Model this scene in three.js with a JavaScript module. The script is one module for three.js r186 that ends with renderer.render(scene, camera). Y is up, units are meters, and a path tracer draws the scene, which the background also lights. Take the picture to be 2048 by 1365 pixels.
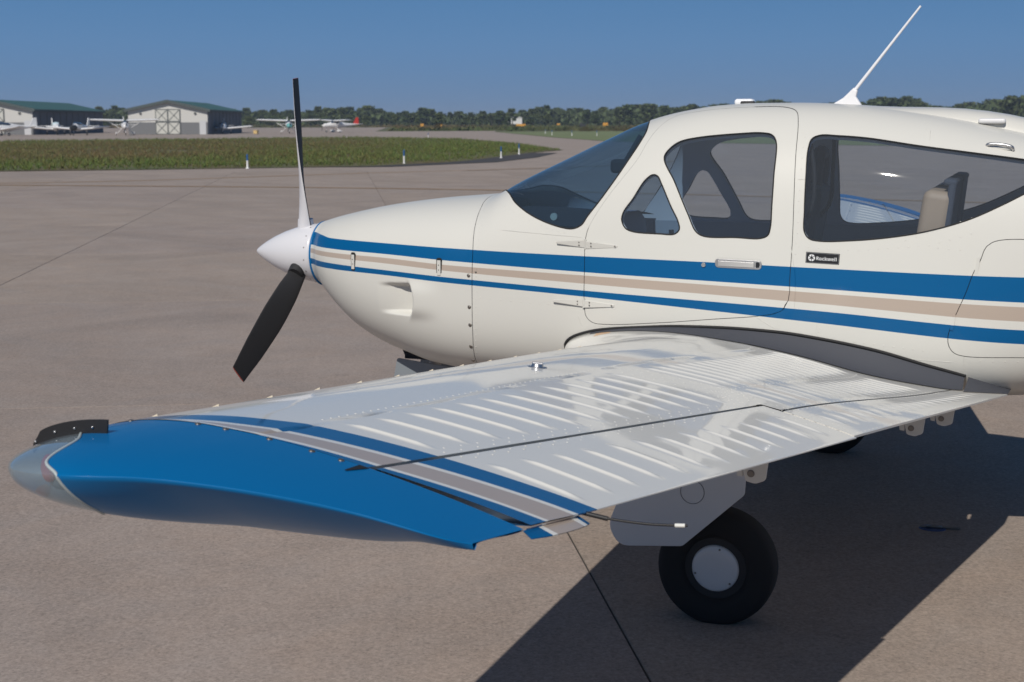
import * as THREE from 'three';
import { mergeGeometries, mergeVertices } from 'three/addons/utils/BufferGeometryUtils.js';
import { RoundedBoxGeometry } from 'three/addons/geometries/RoundedBoxGeometry.js';
import { ImprovedNoise } from 'three/addons/math/ImprovedNoise.js';

// ---------------------------------------------------------------- camera, sky, sun, exposure
const scene = new THREE.Scene();
const camera = new THREE.PerspectiveCamera(26.69, 1024 / 682, 0.1, 6000);
camera.position.set(3.87, 2.0, 7.16);
{
  const yaw = .354, pitch = .1516;
  camera.lookAt(3.87 - Math.sin(yaw) * Math.cos(pitch), 2.0 - Math.sin(pitch), 7.16 - Math.cos(yaw) * Math.cos(pitch));
}
camera.focus = 4.8; camera.userData.fStop = 8;
const renderer = new THREE.WebGLRenderer({ antialias: true });
renderer.toneMapping = THREE.LinearToneMapping;
renderer.toneMappingExposure = 1.0;
renderer.shadowMap.enabled = true;
renderer.setSize(1024, 682);
// clear summer sky: paler toward the horizon, deeper blue overhead
{
  const W = 512, H = 512, d = new Float32Array(W * H * 4);
  const hor = [.165, .240, .372], mid = [.083, .236, .478], zen = [.024, .068, .165];
  for (let j = 0; j < H; j++) {
    const el = ((j + .5) / H - .5) * 180;
    const a = 1 - Math.exp(-Math.max(0, el) / 3.2), b = 1 - Math.exp(-Math.max(0, el - 3) / 15);
    for (let i = 0; i < W; i++) {
      const k = (j * W + i) * 4;
      for (let c = 0; c < 3; c++) {
        const v = (hor[c] + (mid[c] - hor[c]) * a) * (1 - b) + zen[c] * b;
        d[k + c] = el < -1 ? [.13, .12, .105][c] : v;
      }
      d[k + 3] = 1;
    }
  }
  const t = new THREE.DataTexture(d, W, H, THREE.RGBAFormat, THREE.FloatType);
  t.mapping = THREE.EquirectangularReflectionMapping; t.magFilter = t.minFilter = THREE.LinearFilter; t.needsUpdate = true;
  scene.background = t; scene.environment = t;
}
const sun = new THREE.DirectionalLight(new THREE.Color(1, .94, .85), 3.7);
sun.position.set(-.15, 16, 17.4); sun.castShadow = true;
sun.shadow.mapSize.set(4096, 4096);
Object.assign(sun.shadow.camera, { left: -14, right: 14, top: 14, bottom: -14, near: 1, far: 60 });
scene.add(sun);
// ---------------------------------------------------------------- shape of the aeroplane (x aft, y up, z to port)
function pchip(pts) {
  const n = pts.length, X = pts.map((p) => p[0]), Y = pts.map((p) => p[1]), d = [], m = [];
  for (let i = 0; i < n - 1; i++) d.push((Y[i + 1] - Y[i]) / (X[i + 1] - X[i]));
  for (let i = 0; i < n; i++) {
    if (i === 0) m.push(d[0]); else if (i === n - 1) m.push(d[n - 2]);
    else m.push(d[i - 1] * d[i] <= 0 ? 0 : 2 * d[i - 1] * d[i] / (d[i - 1] + d[i]));
  }
  return (x) => {
    if (x <= X[0]) return Y[0]; if (x >= X[n - 1]) return Y[n - 1];
    let i = 0; while (x > X[i + 1]) i++;
    const h = X[i + 1] - X[i], t = (x - X[i]) / h, t2 = t * t, t3 = t2 * t;
    return (2 * t3 - 3 * t2 + 1) * Y[i] + (t3 - 2 * t2 + t) * h * m[i] + (-2 * t3 + 3 * t2) * Y[i + 1] + (t3 - t2) * h * m[i + 1];
  };
}
const clamp = (v, a, b) => Math.min(b, Math.max(a, v));
const sstep = (a, b, v) => { const t = clamp((v - a) / (b - a), 0, 1); return t * t * (3 - 2 * t); };
const lerp = (a, b, t) => a + (b - a) * t;
const fTop = pchip([[.10, 1.445], [.13, 1.456], [.27, 1.495], [.57, 1.558], [.87, 1.598], [1.11, 1.619], [1.20, 1.628], [1.24, 1.645], [1.325, 1.696], [1.6, 1.829], [1.81, 1.927], [1.96, 1.992], [2.1, 2.035], [2.23, 2.062], [2.35, 2.079], [2.53, 2.089], [2.72, 2.09], [2.96, 2.082], [3.2, 2.058], [3.43, 2.026], [3.76, 1.957], [4.4, 1.80], [5.2, 1.62], [6.5, 1.42], [7.2, 1.36]]);
const fBot = pchip([[.10, 1.11], [.16, 1.075], [.22, 1.02], [.3, .95], [.4, .875], [.56, .80], [.71, .755], [.88, .715], [1.11, .70], [1.6, .695], [3.0, .70], [3.8, .745], [4.4, .83], [5.5, 1.0], [7.2, 1.2]]);
const fWid = pchip([[.10, .17], [.13, .19], [.2, .27], [.3, .35], [.5, .45], [.8, .535], [1.11, .59], [1.6, .62], [2.1, .635], [3.0, .635], [3.5, .62], [4.2, .53], [5.2, .36], [6.5, .16], [7.2, .1]]);
const fMid = pchip([[.1, 1.275], [.3, 1.26], [.6, 1.22], [1.1, 1.18], [2, 1.15], [3.8, 1.2], [5.5, 1.3], [7.2, 1.3]]);
const fNu = pchip([[.1, 2], [.3, 2.2], [.8, 2.5], [1.2, 2.7], [1.6, 2.8], [2.2, 3.2], [3, 3.2], [3.8, 3], [5, 2.4], [7.2, 2.2]]);
const fNl = pchip([[.1, 2], [.3, 2.1], [.8, 2.5], [1.2, 3], [3, 3.4], [4, 3], [5, 2.4]]);
const fTum = pchip([[.1, 0], [1.2, 0], [2, .1], [3.2, .1], [4.5, 0]]);
function fusZ(x, y) {                                   // half width of the hull at station x, height y (or -1 outside)
  const t = fTop(x), b = fBot(x), m = fMid(x);
  const up = y >= m, u = up ? (y - m) / (t - m) : (m - y) / (m - b), n = up ? fNu(x) : fNl(x);
  if (u >= 1) return -1;
  return fWid(x) * Math.pow(1 - Math.pow(u, n), 1 / n) * (1 - fTum(x) * Math.max(0, y - m));
}
function fusP(x, f) {                                   // f 0 top .. 1 bottom .. 2 back at the top by starboard
  const s = f <= 1 ? 1 : -1, g = f <= 1 ? f : 2 - f, a = g * Math.PI, c = Math.cos(a), sn = Math.sin(a), m = fMid(x);
  const up = c >= 0, n = up ? fNu(x) : fNl(x);
  const y = up ? m + (fTop(x) - m) * Math.pow(c, 2 / n) : m - (m - fBot(x)) * Math.pow(-c, 2 / n);
  const z = fWid(x) * Math.pow(Math.max(0, sn), 2 / n) * (1 - fTum(x) * Math.max(0, y - m));
  return [x, y, s * z];
}
// wing: straight leading and trailing edges, 15 per cent section, 6 degrees of dihedral
const SEC = [0, .0125, .025, .05, .075, .10, .15, .20, .25, .30, .40, .50, .60, .70, .80, .90, .95, 1];
const SU = [0, .0271, .0371, .0507, .0606, .0683, .0797, .0870, .0917, .0938, .0925, .0857, .075, .061, .0441, .0245, .0134, .0012];
const SL = [0, -.0206, -.0286, -.0384, -.0447, -.049, -.0542, -.0566, -.057, -.0562, -.0525, -.0467, -.039, -.0305, -.0215, -.0117, -.0068, -.0012];
const mkSec = (V) => { const p = pchip(SEC.map((s, i) => [Math.sqrt(s), V[i]])); return (s) => p(Math.sqrt(s)); };
const secU = mkSec(SU), secL = mkSec(SL);
const wLE = (z) => [2.031 - .004 * (z - .63) - .30 * Math.pow(clamp((1.12 - z) / .48, 0, 1), 1.8), .905 + .104 * (z - .63)];
const wTE = (z) => [3.7715 - .1934 * (z - .63), .8176 + .1042 * (z - .63)];
const rootDrop = pchip([[0, 0], [.15, .012], [.35, .035], [.55, .055], [.7, .072], [.85, .055], [.95, .02], [1, 0]]);
function wingU(z, s) { const a = wLE(z), b = wTE(z); return [lerp(a[0], b[0], s), lerp(a[1], b[1], s) + secU(s) * Math.min(1.74, b[0] - a[0]) - rootDrop(s) * (1 - sstep(.65, 2.7, z)), z]; }
function wingL(z, s) { const a = wLE(z), b = wTE(z); return [lerp(a[0], b[0], s), lerp(a[1], b[1], s) + secL(s) * Math.min(1.74, b[0] - a[0]), z]; }
// ---------------------------------------------------------------- helpers
let seed = 20240611;
const rnd = () => { seed = (seed + 0x6D2B79F5) | 0; let t = Math.imul(seed ^ (seed >>> 15), 1 | seed); t = (t + Math.imul(t ^ (t >>> 7), 61 | t)) ^ t; return ((t ^ (t >>> 14)) >>> 0) / 4294967296; };
const rr = (a, b) => a + (b - a) * rnd();
const PN = new ImprovedNoise();
const noise = (x, y, z = 0) => PN.noise(x + 37.2, y + 11.7, z + 5.3);
const fbm = (x, y, z = 0, o = 4) => { let s = 0, a = .5, f = 1; for (let i = 0; i < o; i++) { s += a * noise(x * f, y * f, z + i * 7.1); a *= .5; f *= 2.03; } return s; };
const V = (x, y, z) => new THREE.Vector3(x, y, z);
const C = (r, g, b) => new THREE.Color().setRGB(r, g, b);
const std = (c, roughness = .6, o = {}) => new THREE.MeshStandardMaterial({ color: C(...c), roughness, side: THREE.DoubleSide, ...o });
const phy = (c, roughness = .4, o = {}) => new THREE.MeshPhysicalMaterial({ color: C(...c), roughness, side: THREE.DoubleSide, ...o });
const used = {};
const numbered = (n) => { const k = used[n] = (used[n] ?? -1) + 1; return k ? `${n}_${String(k).padStart(3, '0')}` : n; };
function shade(o) { o.traverse((m) => { if (m.isMesh) { m.castShadow = true; m.receiveShadow = true; } }); return o; }
function thing(name, label, category, pos = [0, 0, 0], turn = 0, group) {
  const o = new THREE.Group(); o.name = numbered(name); o.position.set(...pos); o.rotation.y = turn;
  o.userData = { label, category }; if (group) o.userData.group = group; scene.add(o); return o;
}
function part(parent, name, geo, material, kind) {
  const g = Array.isArray(geo) ? merge(geo) : geo, m = new THREE.Mesh(g, material); m.name = name;
  m.castShadow = m.receiveShadow = true; if (kind) m.userData.kind = kind; parent.add(m); return m;
}
function structure(name, geo, material) { const m = part(scene, name, geo, material, 'structure'); return m; }
function merge(list) {
  const l = list.map((g) => { const q = g.index ? g.toNonIndexed() : g.clone(); for (const k of Object.keys(q.attributes)) if (!['position', 'normal', 'uv'].includes(k)) q.deleteAttribute(k); return q; });
  return mergeGeometries(l);
}
const at = (g, x, y, z) => g.translate(x, y, z);
const box = (w, h, d, x = 0, y = 0, z = 0) => new THREE.BoxGeometry(w, h, d).translate(x, y, z);
const rbox = (w, h, d, x = 0, y = 0, z = 0, r = .01, n = 2) => new RoundedBoxGeometry(w, h, d, n, Math.min(r, w / 2.01, h / 2.01, d / 2.01)).translate(x, y, z);
const tube = (pts, r, seg = 24, rad = 8, closed = false) => new THREE.TubeGeometry(new THREE.CatmullRomCurve3(pts.map((p) => V(...p)), closed, 'centripetal'), seg, r, rad, closed);
function bar(a, b, r0, r1 = r0, n = 8) {                 // round bar between two points
  const A = V(...a), B = V(...b), d = B.clone().sub(A), g = new THREE.CylinderGeometry(r1, r0, d.length(), n);
  g.translate(0, d.length() / 2, 0); g.applyQuaternion(new THREE.Quaternion().setFromUnitVectors(V(0, 1, 0), d.normalize())); return g.translate(...a);
}
function plate(pts, t, z = 0, bevel = 0) {                // outline in x,y; thickness along z
  const s = new THREE.Shape(pts.map((p) => new THREE.Vector2(...p)));
  const g = new THREE.ExtrudeGeometry(s, { depth: t - 2 * bevel, bevelEnabled: bevel > 0, bevelSize: bevel, bevelThickness: bevel, bevelSegments: 2, bevelOffset: -bevel, curveSegments: 10 });
  return g.translate(0, 0, z - t / 2 + bevel);
}
function rounded(pts, r, n = 5) {                         // round the corners of an outline
  const out = [], N = pts.length;
  for (let i = 0; i < N; i++) {
    const p = pts[(i + N - 1) % N], c = pts[i], q = pts[(i + 1) % N], a = [p[0] - c[0], p[1] - c[1]], b = [q[0] - c[0], q[1] - c[1]];
    const la = Math.hypot(...a), lb = Math.hypot(...b), k = Math.min(Array.isArray(r) ? r[i] : r, la * .45, lb * .45);
    for (let j = 0; j <= n; j++) { const t = j / n, u = 1 - t; out.push([0, 1].map((d) => u * u * (c[d] + a[d] / la * k) + 2 * u * t * c[d] + t * t * (c[d] + b[d] / lb * k))); }
  }
  return out;
}
const smoothLoop = (pts, n = 90) => new THREE.CatmullRomCurve3(pts.map((p) => V(p[0], p[1], 0)), true, 'centripetal').getPoints(n).slice(0, n).map((p) => [p.x, p.y]);
function sdf(pts) {                                       // distance to an outline, positive inside
  let x0 = 1e9, x1 = -1e9, y0 = 1e9, y1 = -1e9; for (const [x, y] of pts) { x0 = Math.min(x0, x); x1 = Math.max(x1, x); y0 = Math.min(y0, y); y1 = Math.max(y1, y); }
  return (x, y) => {
    const bx = Math.max(x0 - x, x - x1, y0 - y, y - y1); if (bx > .1) return -bx;
    let d = 1e9, inside = false;
    for (let i = 0, j = pts.length - 1; i < pts.length; j = i++) {
      const [ax, ay] = pts[j], [cx, cy] = pts[i], ex = cx - ax, ey = cy - ay, t = clamp(((x - ax) * ex + (y - ay) * ey) / (ex * ex + ey * ey), 0, 1);
      d = Math.min(d, Math.hypot(x - ax - ex * t, y - ay - ey * t));
      if ((ay > y) !== (cy > y) && x < (cx - ax) * (y - ay) / (cy - ay) + ax) inside = !inside;
    }
    return inside ? d : -d;
  };
}
// curved sheet P(a, b) over a grid, trimmed to where all fields are positive
function sheet(as, bs, P, { fields = [], uv = (a, b) => [a, b], flip = false, ea = 1e-3, eb = 1e-3 } = {}) {
  const nb = bs.length, pos = [], nor = [], tex = [], idx = [], sgn = flip ? -1 : 1;
  const emit = (a, b) => {
    const p = P(a, b), a0 = P(a - ea, b), a1 = P(a + ea, b), b0 = P(a, b - eb), b1 = P(a, b + eb);
    const ux = a1[0] - a0[0], uy = a1[1] - a0[1], uz = a1[2] - a0[2], vx = b1[0] - b0[0], vy = b1[1] - b0[1], vz = b1[2] - b0[2];
    let nx = uy * vz - uz * vy, ny = uz * vx - ux * vz, nz = ux * vy - uy * vx; const l = Math.hypot(nx, ny, nz) || 1;
    pos.push(...p); nor.push(sgn * nx / l, sgn * ny / l, sgn * nz / l); tex.push(...uv(a, b, p)); return pos.length / 3 - 1;
  };
  const ids = new Int32Array(as.length * nb).fill(-1), vals = fields.map((f) => Float32Array.from({ length: as.length * nb }, (_, k) => f(as[(k / nb) | 0], bs[k % nb])));
  const vid = (k) => (ids[k] < 0 ? (ids[k] = emit(as[(k / nb) | 0], bs[k % nb])) : ids[k]);
  const tri = (k0, k1, k2) => {
    const K = [k0, k1, k2]; let all = true;
    for (const v of vals) { const c = (v[k0] >= 0) + (v[k1] >= 0) + (v[k2] >= 0); if (!c) return; if (c < 3) all = false; }
    if (all) { flip ? idx.push(vid(k0), vid(k2), vid(k1)) : idx.push(vid(k0), vid(k1), vid(k2)); return; }
    let poly = K.map((k) => ({ a: as[(k / nb) | 0], b: bs[k % nb], f: vals.map((v) => v[k]) }));
    for (let q = 0; q < vals.length; q++) {
      const out = [];
      for (let i = 0; i < poly.length; i++) {
        const A = poly[i], B = poly[(i + 1) % poly.length], ia = A.f[q] >= 0, ib = B.f[q] >= 0;
        if (ia) out.push(A);
        if (ia !== ib) { const t = A.f[q] / (A.f[q] - B.f[q]); out.push({ a: lerp(A.a, B.a, t), b: lerp(A.b, B.b, t), f: A.f.map((v, i2) => lerp(v, B.f[i2], t)) }); }
      }
      poly = out; if (poly.length < 3) return;
    }
    const v = poly.map((p) => emit(p.a, p.b));
    for (let i = 1; i < v.length - 1; i++) flip ? idx.push(v[0], v[i + 1], v[i]) : idx.push(v[0], v[i], v[i + 1]);
  };
  for (let i = 0; i < as.length - 1; i++) for (let j = 0; j < nb - 1; j++) { const k = i * nb + j; tri(k, k + nb, k + 1); tri(k + 1, k + nb, k + nb + 1); }
  const g = new THREE.BufferGeometry(); g.setAttribute('position', new THREE.Float32BufferAttribute(pos, 3)); g.setAttribute('normal', new THREE.Float32BufferAttribute(nor, 3)); g.setAttribute('uv', new THREE.Float32BufferAttribute(tex, 2)); g.setIndex(idx); return g;
}
function mirrorZ(g) {
  const q = g.clone(), p = q.attributes.position, n = q.attributes.normal;
  for (let i = 0; i < p.count; i++) { p.setZ(i, -p.getZ(i)); if (n) n.setZ(i, -n.getZ(i)); }
  if (q.index) { const a = q.index.array; for (let i = 0; i < a.length; i += 3) { const t = a[i + 1]; a[i + 1] = a[i + 2]; a[i + 2] = t; } }
  else for (const at_ of Object.values(q.attributes)) { const s = at_.itemSize, a = at_.array; for (let i = 0; i < at_.count; i += 3) for (let c = 0; c < s; c++) { const t = a[(i + 1) * s + c]; a[(i + 1) * s + c] = a[(i + 2) * s + c]; a[(i + 2) * s + c] = t; } }
  return q;
}
const span = (a, b, n) => Array.from({ length: n + 1 }, (_, i) => a + (b - a) * i / n);
const uniqSorted = (l, eps = 5e-4) => { const s = [...l].sort((x, y) => x - y), o = []; for (const v of s) if (!o.length || v - o[o.length - 1] > eps) o.push(v); return o; };
function canvasTex(w, h, draw, srgb = true) {
  const c = document.createElement('canvas'); c.width = w; c.height = h; draw(c.getContext('2d'), w, h);
  const t = new THREE.CanvasTexture(c); if (srgb) t.colorSpace = THREE.SRGBColorSpace; t.magFilter = THREE.LinearFilter; t.anisotropy = 8; return t;
}
function dataTex(w, h, f, srgb = true) {
  const d = new Uint8Array(w * h * 4);
  for (let j = 0; j < h; j++) for (let i = 0; i < w; i++) { const v = f(i, j), k = (j * w + i) * 4; d[k] = v[0]; d[k + 1] = v[1]; d[k + 2] = v[2]; d[k + 3] = 255; }
  const t = new THREE.DataTexture(d, w, h); if (srgb) t.colorSpace = THREE.SRGBColorSpace; t.wrapS = t.wrapT = THREE.RepeatWrapping; t.magFilter = THREE.LinearFilter; t.minFilter = THREE.LinearMipmapLinearFilter; t.generateMipmaps = true; t.needsUpdate = true; return t;
}
const css = (r, g, b) => `rgb(${r | 0},${g | 0},${b | 0})`;
const enc = (v) => Math.round(255 * (v <= .0031308 ? 12.92 * v : 1.055 * Math.pow(v, 1 / 2.4) - .055));
const lin = (c) => css(...c.map(enc));
// ---------------------------------------------------------------- ground: apron of concrete slabs, grass, painted lines
const UX = .455, UZ = .8905;                                   // joint directions: u = (UX, UZ), v = (UZ, -UX)
const toXZ = (u, v) => [u * UX + v * UZ, u * UZ - v * UX];
function polySheet(pts, y, uvScale = 1) {
  const s = new THREE.Shape(pts.map(([x, z]) => new THREE.Vector2(x, -z))), g = new THREE.ShapeGeometry(s); g.rotateX(-Math.PI / 2).translate(0, y, 0);
  const p = g.attributes.position, uv = g.attributes.uv; for (let i = 0; i < p.count; i++) uv.setXY(i, p.getX(i) * uvScale, p.getZ(i) * uvScale); return g;
}
// weathered concrete: fine aggregate, pores, faint broom marks, old stains
const concreteTex = (() => {
  const N = 2048, a = new Float32Array(N * N), st = new Float32Array(N * N);
  const wrap = (f) => (i, j) => f(i, j);
  const coarse = 256, cn = new Float32Array(coarse * coarse);
  const pn = (x, y, per, zz) => { const u = x * per, v = y * per, k = Math.floor; let s = 0; // periodic noise from a torus
    const A = x * Math.PI * 2, B = y * Math.PI * 2, R = per / (Math.PI * 2); s = noise(Math.cos(A) * R + 20, Math.sin(A) * R + 20 + Math.cos(B) * R * .97, Math.sin(B) * R + zz); return s; };
  for (let j = 0; j < coarse; j++) for (let i = 0; i < coarse; i++) { const x = i / coarse, y = j / coarse; cn[j * coarse + i] = .5 * pn(x, y, 5, 1) + .3 * pn(x, y, 13, 9) + .25 * pn(x, y, 34, 17); }
  const cs = (i, j) => { const x = i / N * coarse, y = j / N * coarse, x0 = x | 0, y0 = y | 0, fx = x - x0, fy = y - y0, g = (p, q) => cn[(q % coarse) * coarse + (p % coarse)]; return lerp(lerp(g(x0, y0), g(x0 + 1, y0), fx), lerp(g(x0, y0 + 1), g(x0 + 1, y0 + 1), fx), fy); };
  for (let k = 0; k < N * N; k++) a[k] = (rnd() + rnd() + rnd() - 1.5) * .17;
  const M3 = 820, r3 = Float32Array.from({ length: M3 * M3 }, () => rnd() + rnd() - 1); for (let j = 0; j < N; j++) for (let i = 0; i < N; i++) { const x = i * M3 / N, y = j * M3 / N, x0 = x | 0, y0 = y | 0, fx = x - x0, fy = y - y0, g = (p, q) => r3[(q % M3) * M3 + p % M3]; a[j * N + i] += .26 * lerp(lerp(g(x0, y0), g(x0 + 1, y0), fx), lerp(g(x0, y0 + 1), g(x0 + 1, y0 + 1), fx), fy); }
  for (let n = 0; n < 90000; n++) { const x = (rnd() * N) | 0, y = (rnd() * N) | 0, r = rnd() < .12 ? 2 : 1, v = rnd() < .55 ? rr(-.22, -.06) : rr(.04, .18); for (let q = -r; q <= r; q++) for (let p = -r; p <= r; p++) if (p * p + q * q <= r * r) a[((y + q + N) % N) * N + (x + p + N) % N] += v * (p * p + q * q ? .6 : 1); }
  for (let n = 0; n < 16; n++) { const x = rnd() * N, y = rnd() * N, r = rr(4, 16), v = rr(-.10, -.04); for (let q = -r * 2; q <= r * 2; q++) for (let p = -r * 2; p <= r * 2; p++) { const d = Math.hypot(p, q) / r + .5 * noise(p * .12, q * .12, n); if (d < 1) st[((Math.round(y + q) % N + N) % N) * N + (Math.round(x + p) % N + N) % N] += v; } }
  return dataTex(N, N, (i, j) => { const k = j * N + i, m = 1 + a[k] + st[k] + .25 * cs(i, j) + .025 * noise(i * .004, j * .16, 3), w = cs((i * 3 + 700) % N, (j * 3 + 300) % N) * .05; return [enc(clamp(.312 * m * (1 + w), 0, 1)), enc(clamp(.256 * m, 0, 1)), enc(clamp(.218 * m * (1 - w), 0, 1))]; });
})();
const mConcrete = std([1, 1, 1], .92, { map: concreteTex });
const grainTex = dataTex(1024, 1024, (i, j) => { const m = 1 + .28 * fbm(i * .016, j * .016, 1, 5) + (rnd() - .5) * .22; return [enc(clamp(.095 * m, 0, 1)), enc(clamp(.098 * m, 0, 1)), enc(clamp(.042 * m, 0, 1))]; });
const mField = std([1, 1, 1], 1, { map: grainTex });
structure('terrain', polySheet([[-2600, -3200], [2600, -3200], [2600, 900], [-2600, 900]], -.030, 1 / 34), mField);
const apronPts = [[90, 80], [-210, 80], [-330, -120], [-290, -330], [-217, -433], [-205, -437], [-124, -259], [-107, -283], [-97, -256], [-55, -167], [-37.7, -134], [0, -112], [60, -100], [170, -90]];
structure('concrete_apron', polySheet(apronPts, -.012, 1 / 8.3), mConcrete);
// slabs one by one where the joints can be seen
{
  const near = new THREE.Group(); near.name = 'concrete_slabs'; near.userData.kind = 'structure'; scene.add(near);
  const J = part(near, 'joint_filler', polySheet([[-50.94, -35.61], [28.3, -35.61], [28.3, 32.88], [-50.94, 32.88]].map(([u, v]) => toXZ(u, v)), -.006), std([.055, .048, .043], .9));
  const SU_ = 6.1, SV = 5.27, u0 = -2.15, v0 = 1.27, gap = .0040;
  const variants = [[1, 1, 1], [1.035, 1.03, 1.02], [.965, .968, .975], [1.0, .99, .97], [.985, .985, 1.0]].map((c) => std(c.map((v) => Math.min(1, v * .965)), .92, { map: concreteTex }));
  for (let i = -8; i < 5; i++) for (let k = -7; k < 6; k++) {
    const ua = u0 + i * SU_ + gap, ub = u0 + (i + 1) * SU_ - gap, va = v0 + k * SV + gap, vb = v0 + (k + 1) * SV - gap;
    const c = toXZ((ua + ub) / 2, (va + vb) / 2);
    const P = [[ua, va], [ub, va], [ub, vb], [ua, vb]].map(([u, v]) => toXZ(u, v)), e = .0022;
    const g = new THREE.BufferGeometry(), y = 0, pos = [], uv = [], idx = [], ox = rnd(), oy = rnd(), turn = (rnd() * 4) | 0;
    const put = (u, v, yy) => { const [x, z] = toXZ(u, v), a = (u - ua) / 8, b = (v - va) / 8, r = [[a, b], [-b, a], [-a, -b], [b, -a]][turn]; pos.push(x, yy, z); uv.push(r[0] + ox, r[1] + oy); };
    put(ua + e, va + e, 0); put(ub - e, va + e, 0); put(ub - e, vb - e, 0); put(ua + e, vb - e, 0); put(ua, va, -.005); put(ub, va, -.005); put(ub, vb, -.005); put(ua, vb, -.005);
    for (const q of [[0, 1, 2, 3], [4, 5, 1, 0], [5, 6, 2, 1], [6, 7, 3, 2], [7, 4, 0, 3]]) idx.push(q[0], q[1], q[2], q[0], q[2], q[3]);
    g.setAttribute('position', new THREE.Float32BufferAttribute(pos, 3)); g.setAttribute('uv', new THREE.Float32BufferAttribute(uv, 2)); g.setIndex(idx); const flat = g.toNonIndexed(); flat.computeVertexNormals();
    part(near, numbered('slab'), flat, variants[(rnd() * variants.length) | 0]);
  }
}
function ribbon(pts, w, y) { const c = new THREE.CatmullRomCurve3(pts.map(([x, z]) => V(x, 0, z))), n = 60, pos = [], idx = []; for (let i = 0; i <= n; i++) { const p = c.getPoint(i / n), t = c.getTangent(i / n), k = [-t.z * w / 2, t.x * w / 2]; pos.push(p.x + k[0], y, p.z + k[1], p.x - k[0], y, p.z - k[1]); if (i < n) idx.push(2 * i, 2 * i + 1, 2 * i + 2, 2 * i + 1, 2 * i + 3, 2 * i + 2); } const g = new THREE.BufferGeometry(); g.setAttribute('position', new THREE.Float32BufferAttribute(pos, 3)); g.setAttribute('uv', new THREE.Float32BufferAttribute(pos.map((v, i) => v).slice(0, pos.length / 3 * 2), 2)); g.setIndex(idx); g.computeVertexNormals(); return g; }
const mLine = std([.30, .185, .085], .9);
structure('taxi_line', ribbon([[-36, -27], [-27.4, -32], [-25, -35], [-21.2, -43.6], [-17.7, -49.9], [-14.5, -58], [-14, -70]], .26, .005), mLine);
structure('taxi_line', ribbon([[-40, -26], [-27.1, -30.1], [-20, -31.6], [-15.6, -32.2], [-11.1, -32.4], [0, -31], [12, -28]], .30, .009), mLine);
// grass island between the aprons and a strip of old asphalt beside it
const island = [[-120, -20], [-60, -26], [-35.9, -40.6], [-32.2, -43.9], [-28.4, -47.8], [-24.8, -51.7], [-23.8, -58.8], [-24.3, -63.7], [-27.3, -80.6], [-28.2, -90], [-41.7, -118], [-57, -144], [-76.9, -158.5], [-88.3, -128], [-93.1, -110], [-130, -85]];
const islandTex = dataTex(1024, 1024, (i, j) => { const m = 1 + .35 * fbm(i * .02, j * .02, 4, 5) + (rnd() - .5) * .25, q = clamp(.5 + 1.6 * fbm(i * .006, j * .006, 9, 3), 0, 1); return [enc(clamp(lerp(.085, .125, q) * m, 0, 1)), enc(clamp(lerp(.112, .095, q) * m, 0, 1)), enc(clamp(lerp(.034, .045, q) * m, 0, 1))]; });
const mIsland = std([1, 1, 1], 1, { map: islandTex });
structure('grass_island', polySheet(island, .012, 1 / 26), mIsland);
structure('asphalt_strip', polySheet([[-27, -49.4], [-23.6, -51.5], [-21.8, -60], [-23, -69.5], [-25.6, -81], [-27.3, -80.6], [-24.3, -63.7], [-23.8, -58.8], [-24.8, -51.7]], .006), std([.052, .048, .047], .95));
{
  // standing grass: three bent blades per tuft, green at the near edge, brown seed heads further in
  const blade = (h, w, lean, yaw) => { const g = new THREE.PlaneGeometry(w, h, 1, 3); const p = g.attributes.position; for (let i = 0; i < p.count; i++) { const t = p.getY(i) / h + .5; p.setXYZ(i, p.getX(i) * (1 - t * .85), t * h, lean * t * t); } return g.rotateY(yaw); };
  const tuft = merge([blade(.34, .035, .10, 0), blade(.42, .03, .14, 2.1), blade(.30, .035, .16, 4.2), blade(.38, .03, .07, 1.1), blade(.26, .04, .2, 5.2)]); tuft.computeVertexNormals();
  const inside = sdf(island), N = 42000, inst = new THREE.InstancedMesh(tuft, std([1, 1, 1], 1), N), o = new THREE.Object3D(), col = new THREE.Color();
  let k = 0, guard = 0;
  while (k < N && guard++ < 900000) {
    const x = rr(-100, -22), z = rr(-160, -26), d = inside(x, z); if (d < .15) continue;
    const dist = Math.hypot(x - 3.87, z - 7.16); if (rnd() > Math.min(1, 95 / dist * 95 / dist)) continue;
    const dirt = noise(x * .09, z * .09, 2) + .9 * noise(x * .35, z * .35, 6); if (dirt < -.62) continue;
    o.position.set(x, .01, z); o.rotation.set(rr(-.15, .15), rnd() * 6.3, rr(-.15, .15)); const sc = rr(.45, .85) * (1 + .35 * dirt) * (d < 1.2 ? .6 : 1); o.scale.set(sc * 1.6, sc * rr(.7, 1), sc * 1.6); o.updateMatrix(); inst.setMatrixAt(k, o.matrix);
    const brown = clamp(sstep(3, 22, d) * .75 + .5 * noise(x * .12, z * .12, 11) + rr(-.25, .25), 0, 1); col.setRGB(lerp(.130, .172, brown) * rr(.8, 1.2), lerp(.165, .138, brown) * rr(.8, 1.2), lerp(.042, .062, brown)); inst.setColorAt(k, col); k++;
  }
  inst.count = k; inst.name = 'tall_grass'; inst.castShadow = inst.receiveShadow = true; inst.userData = { kind: 'stuff', label: 'unmown brown and green grass growing on the island', category: 'grass' }; scene.add(inst);
}
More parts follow.
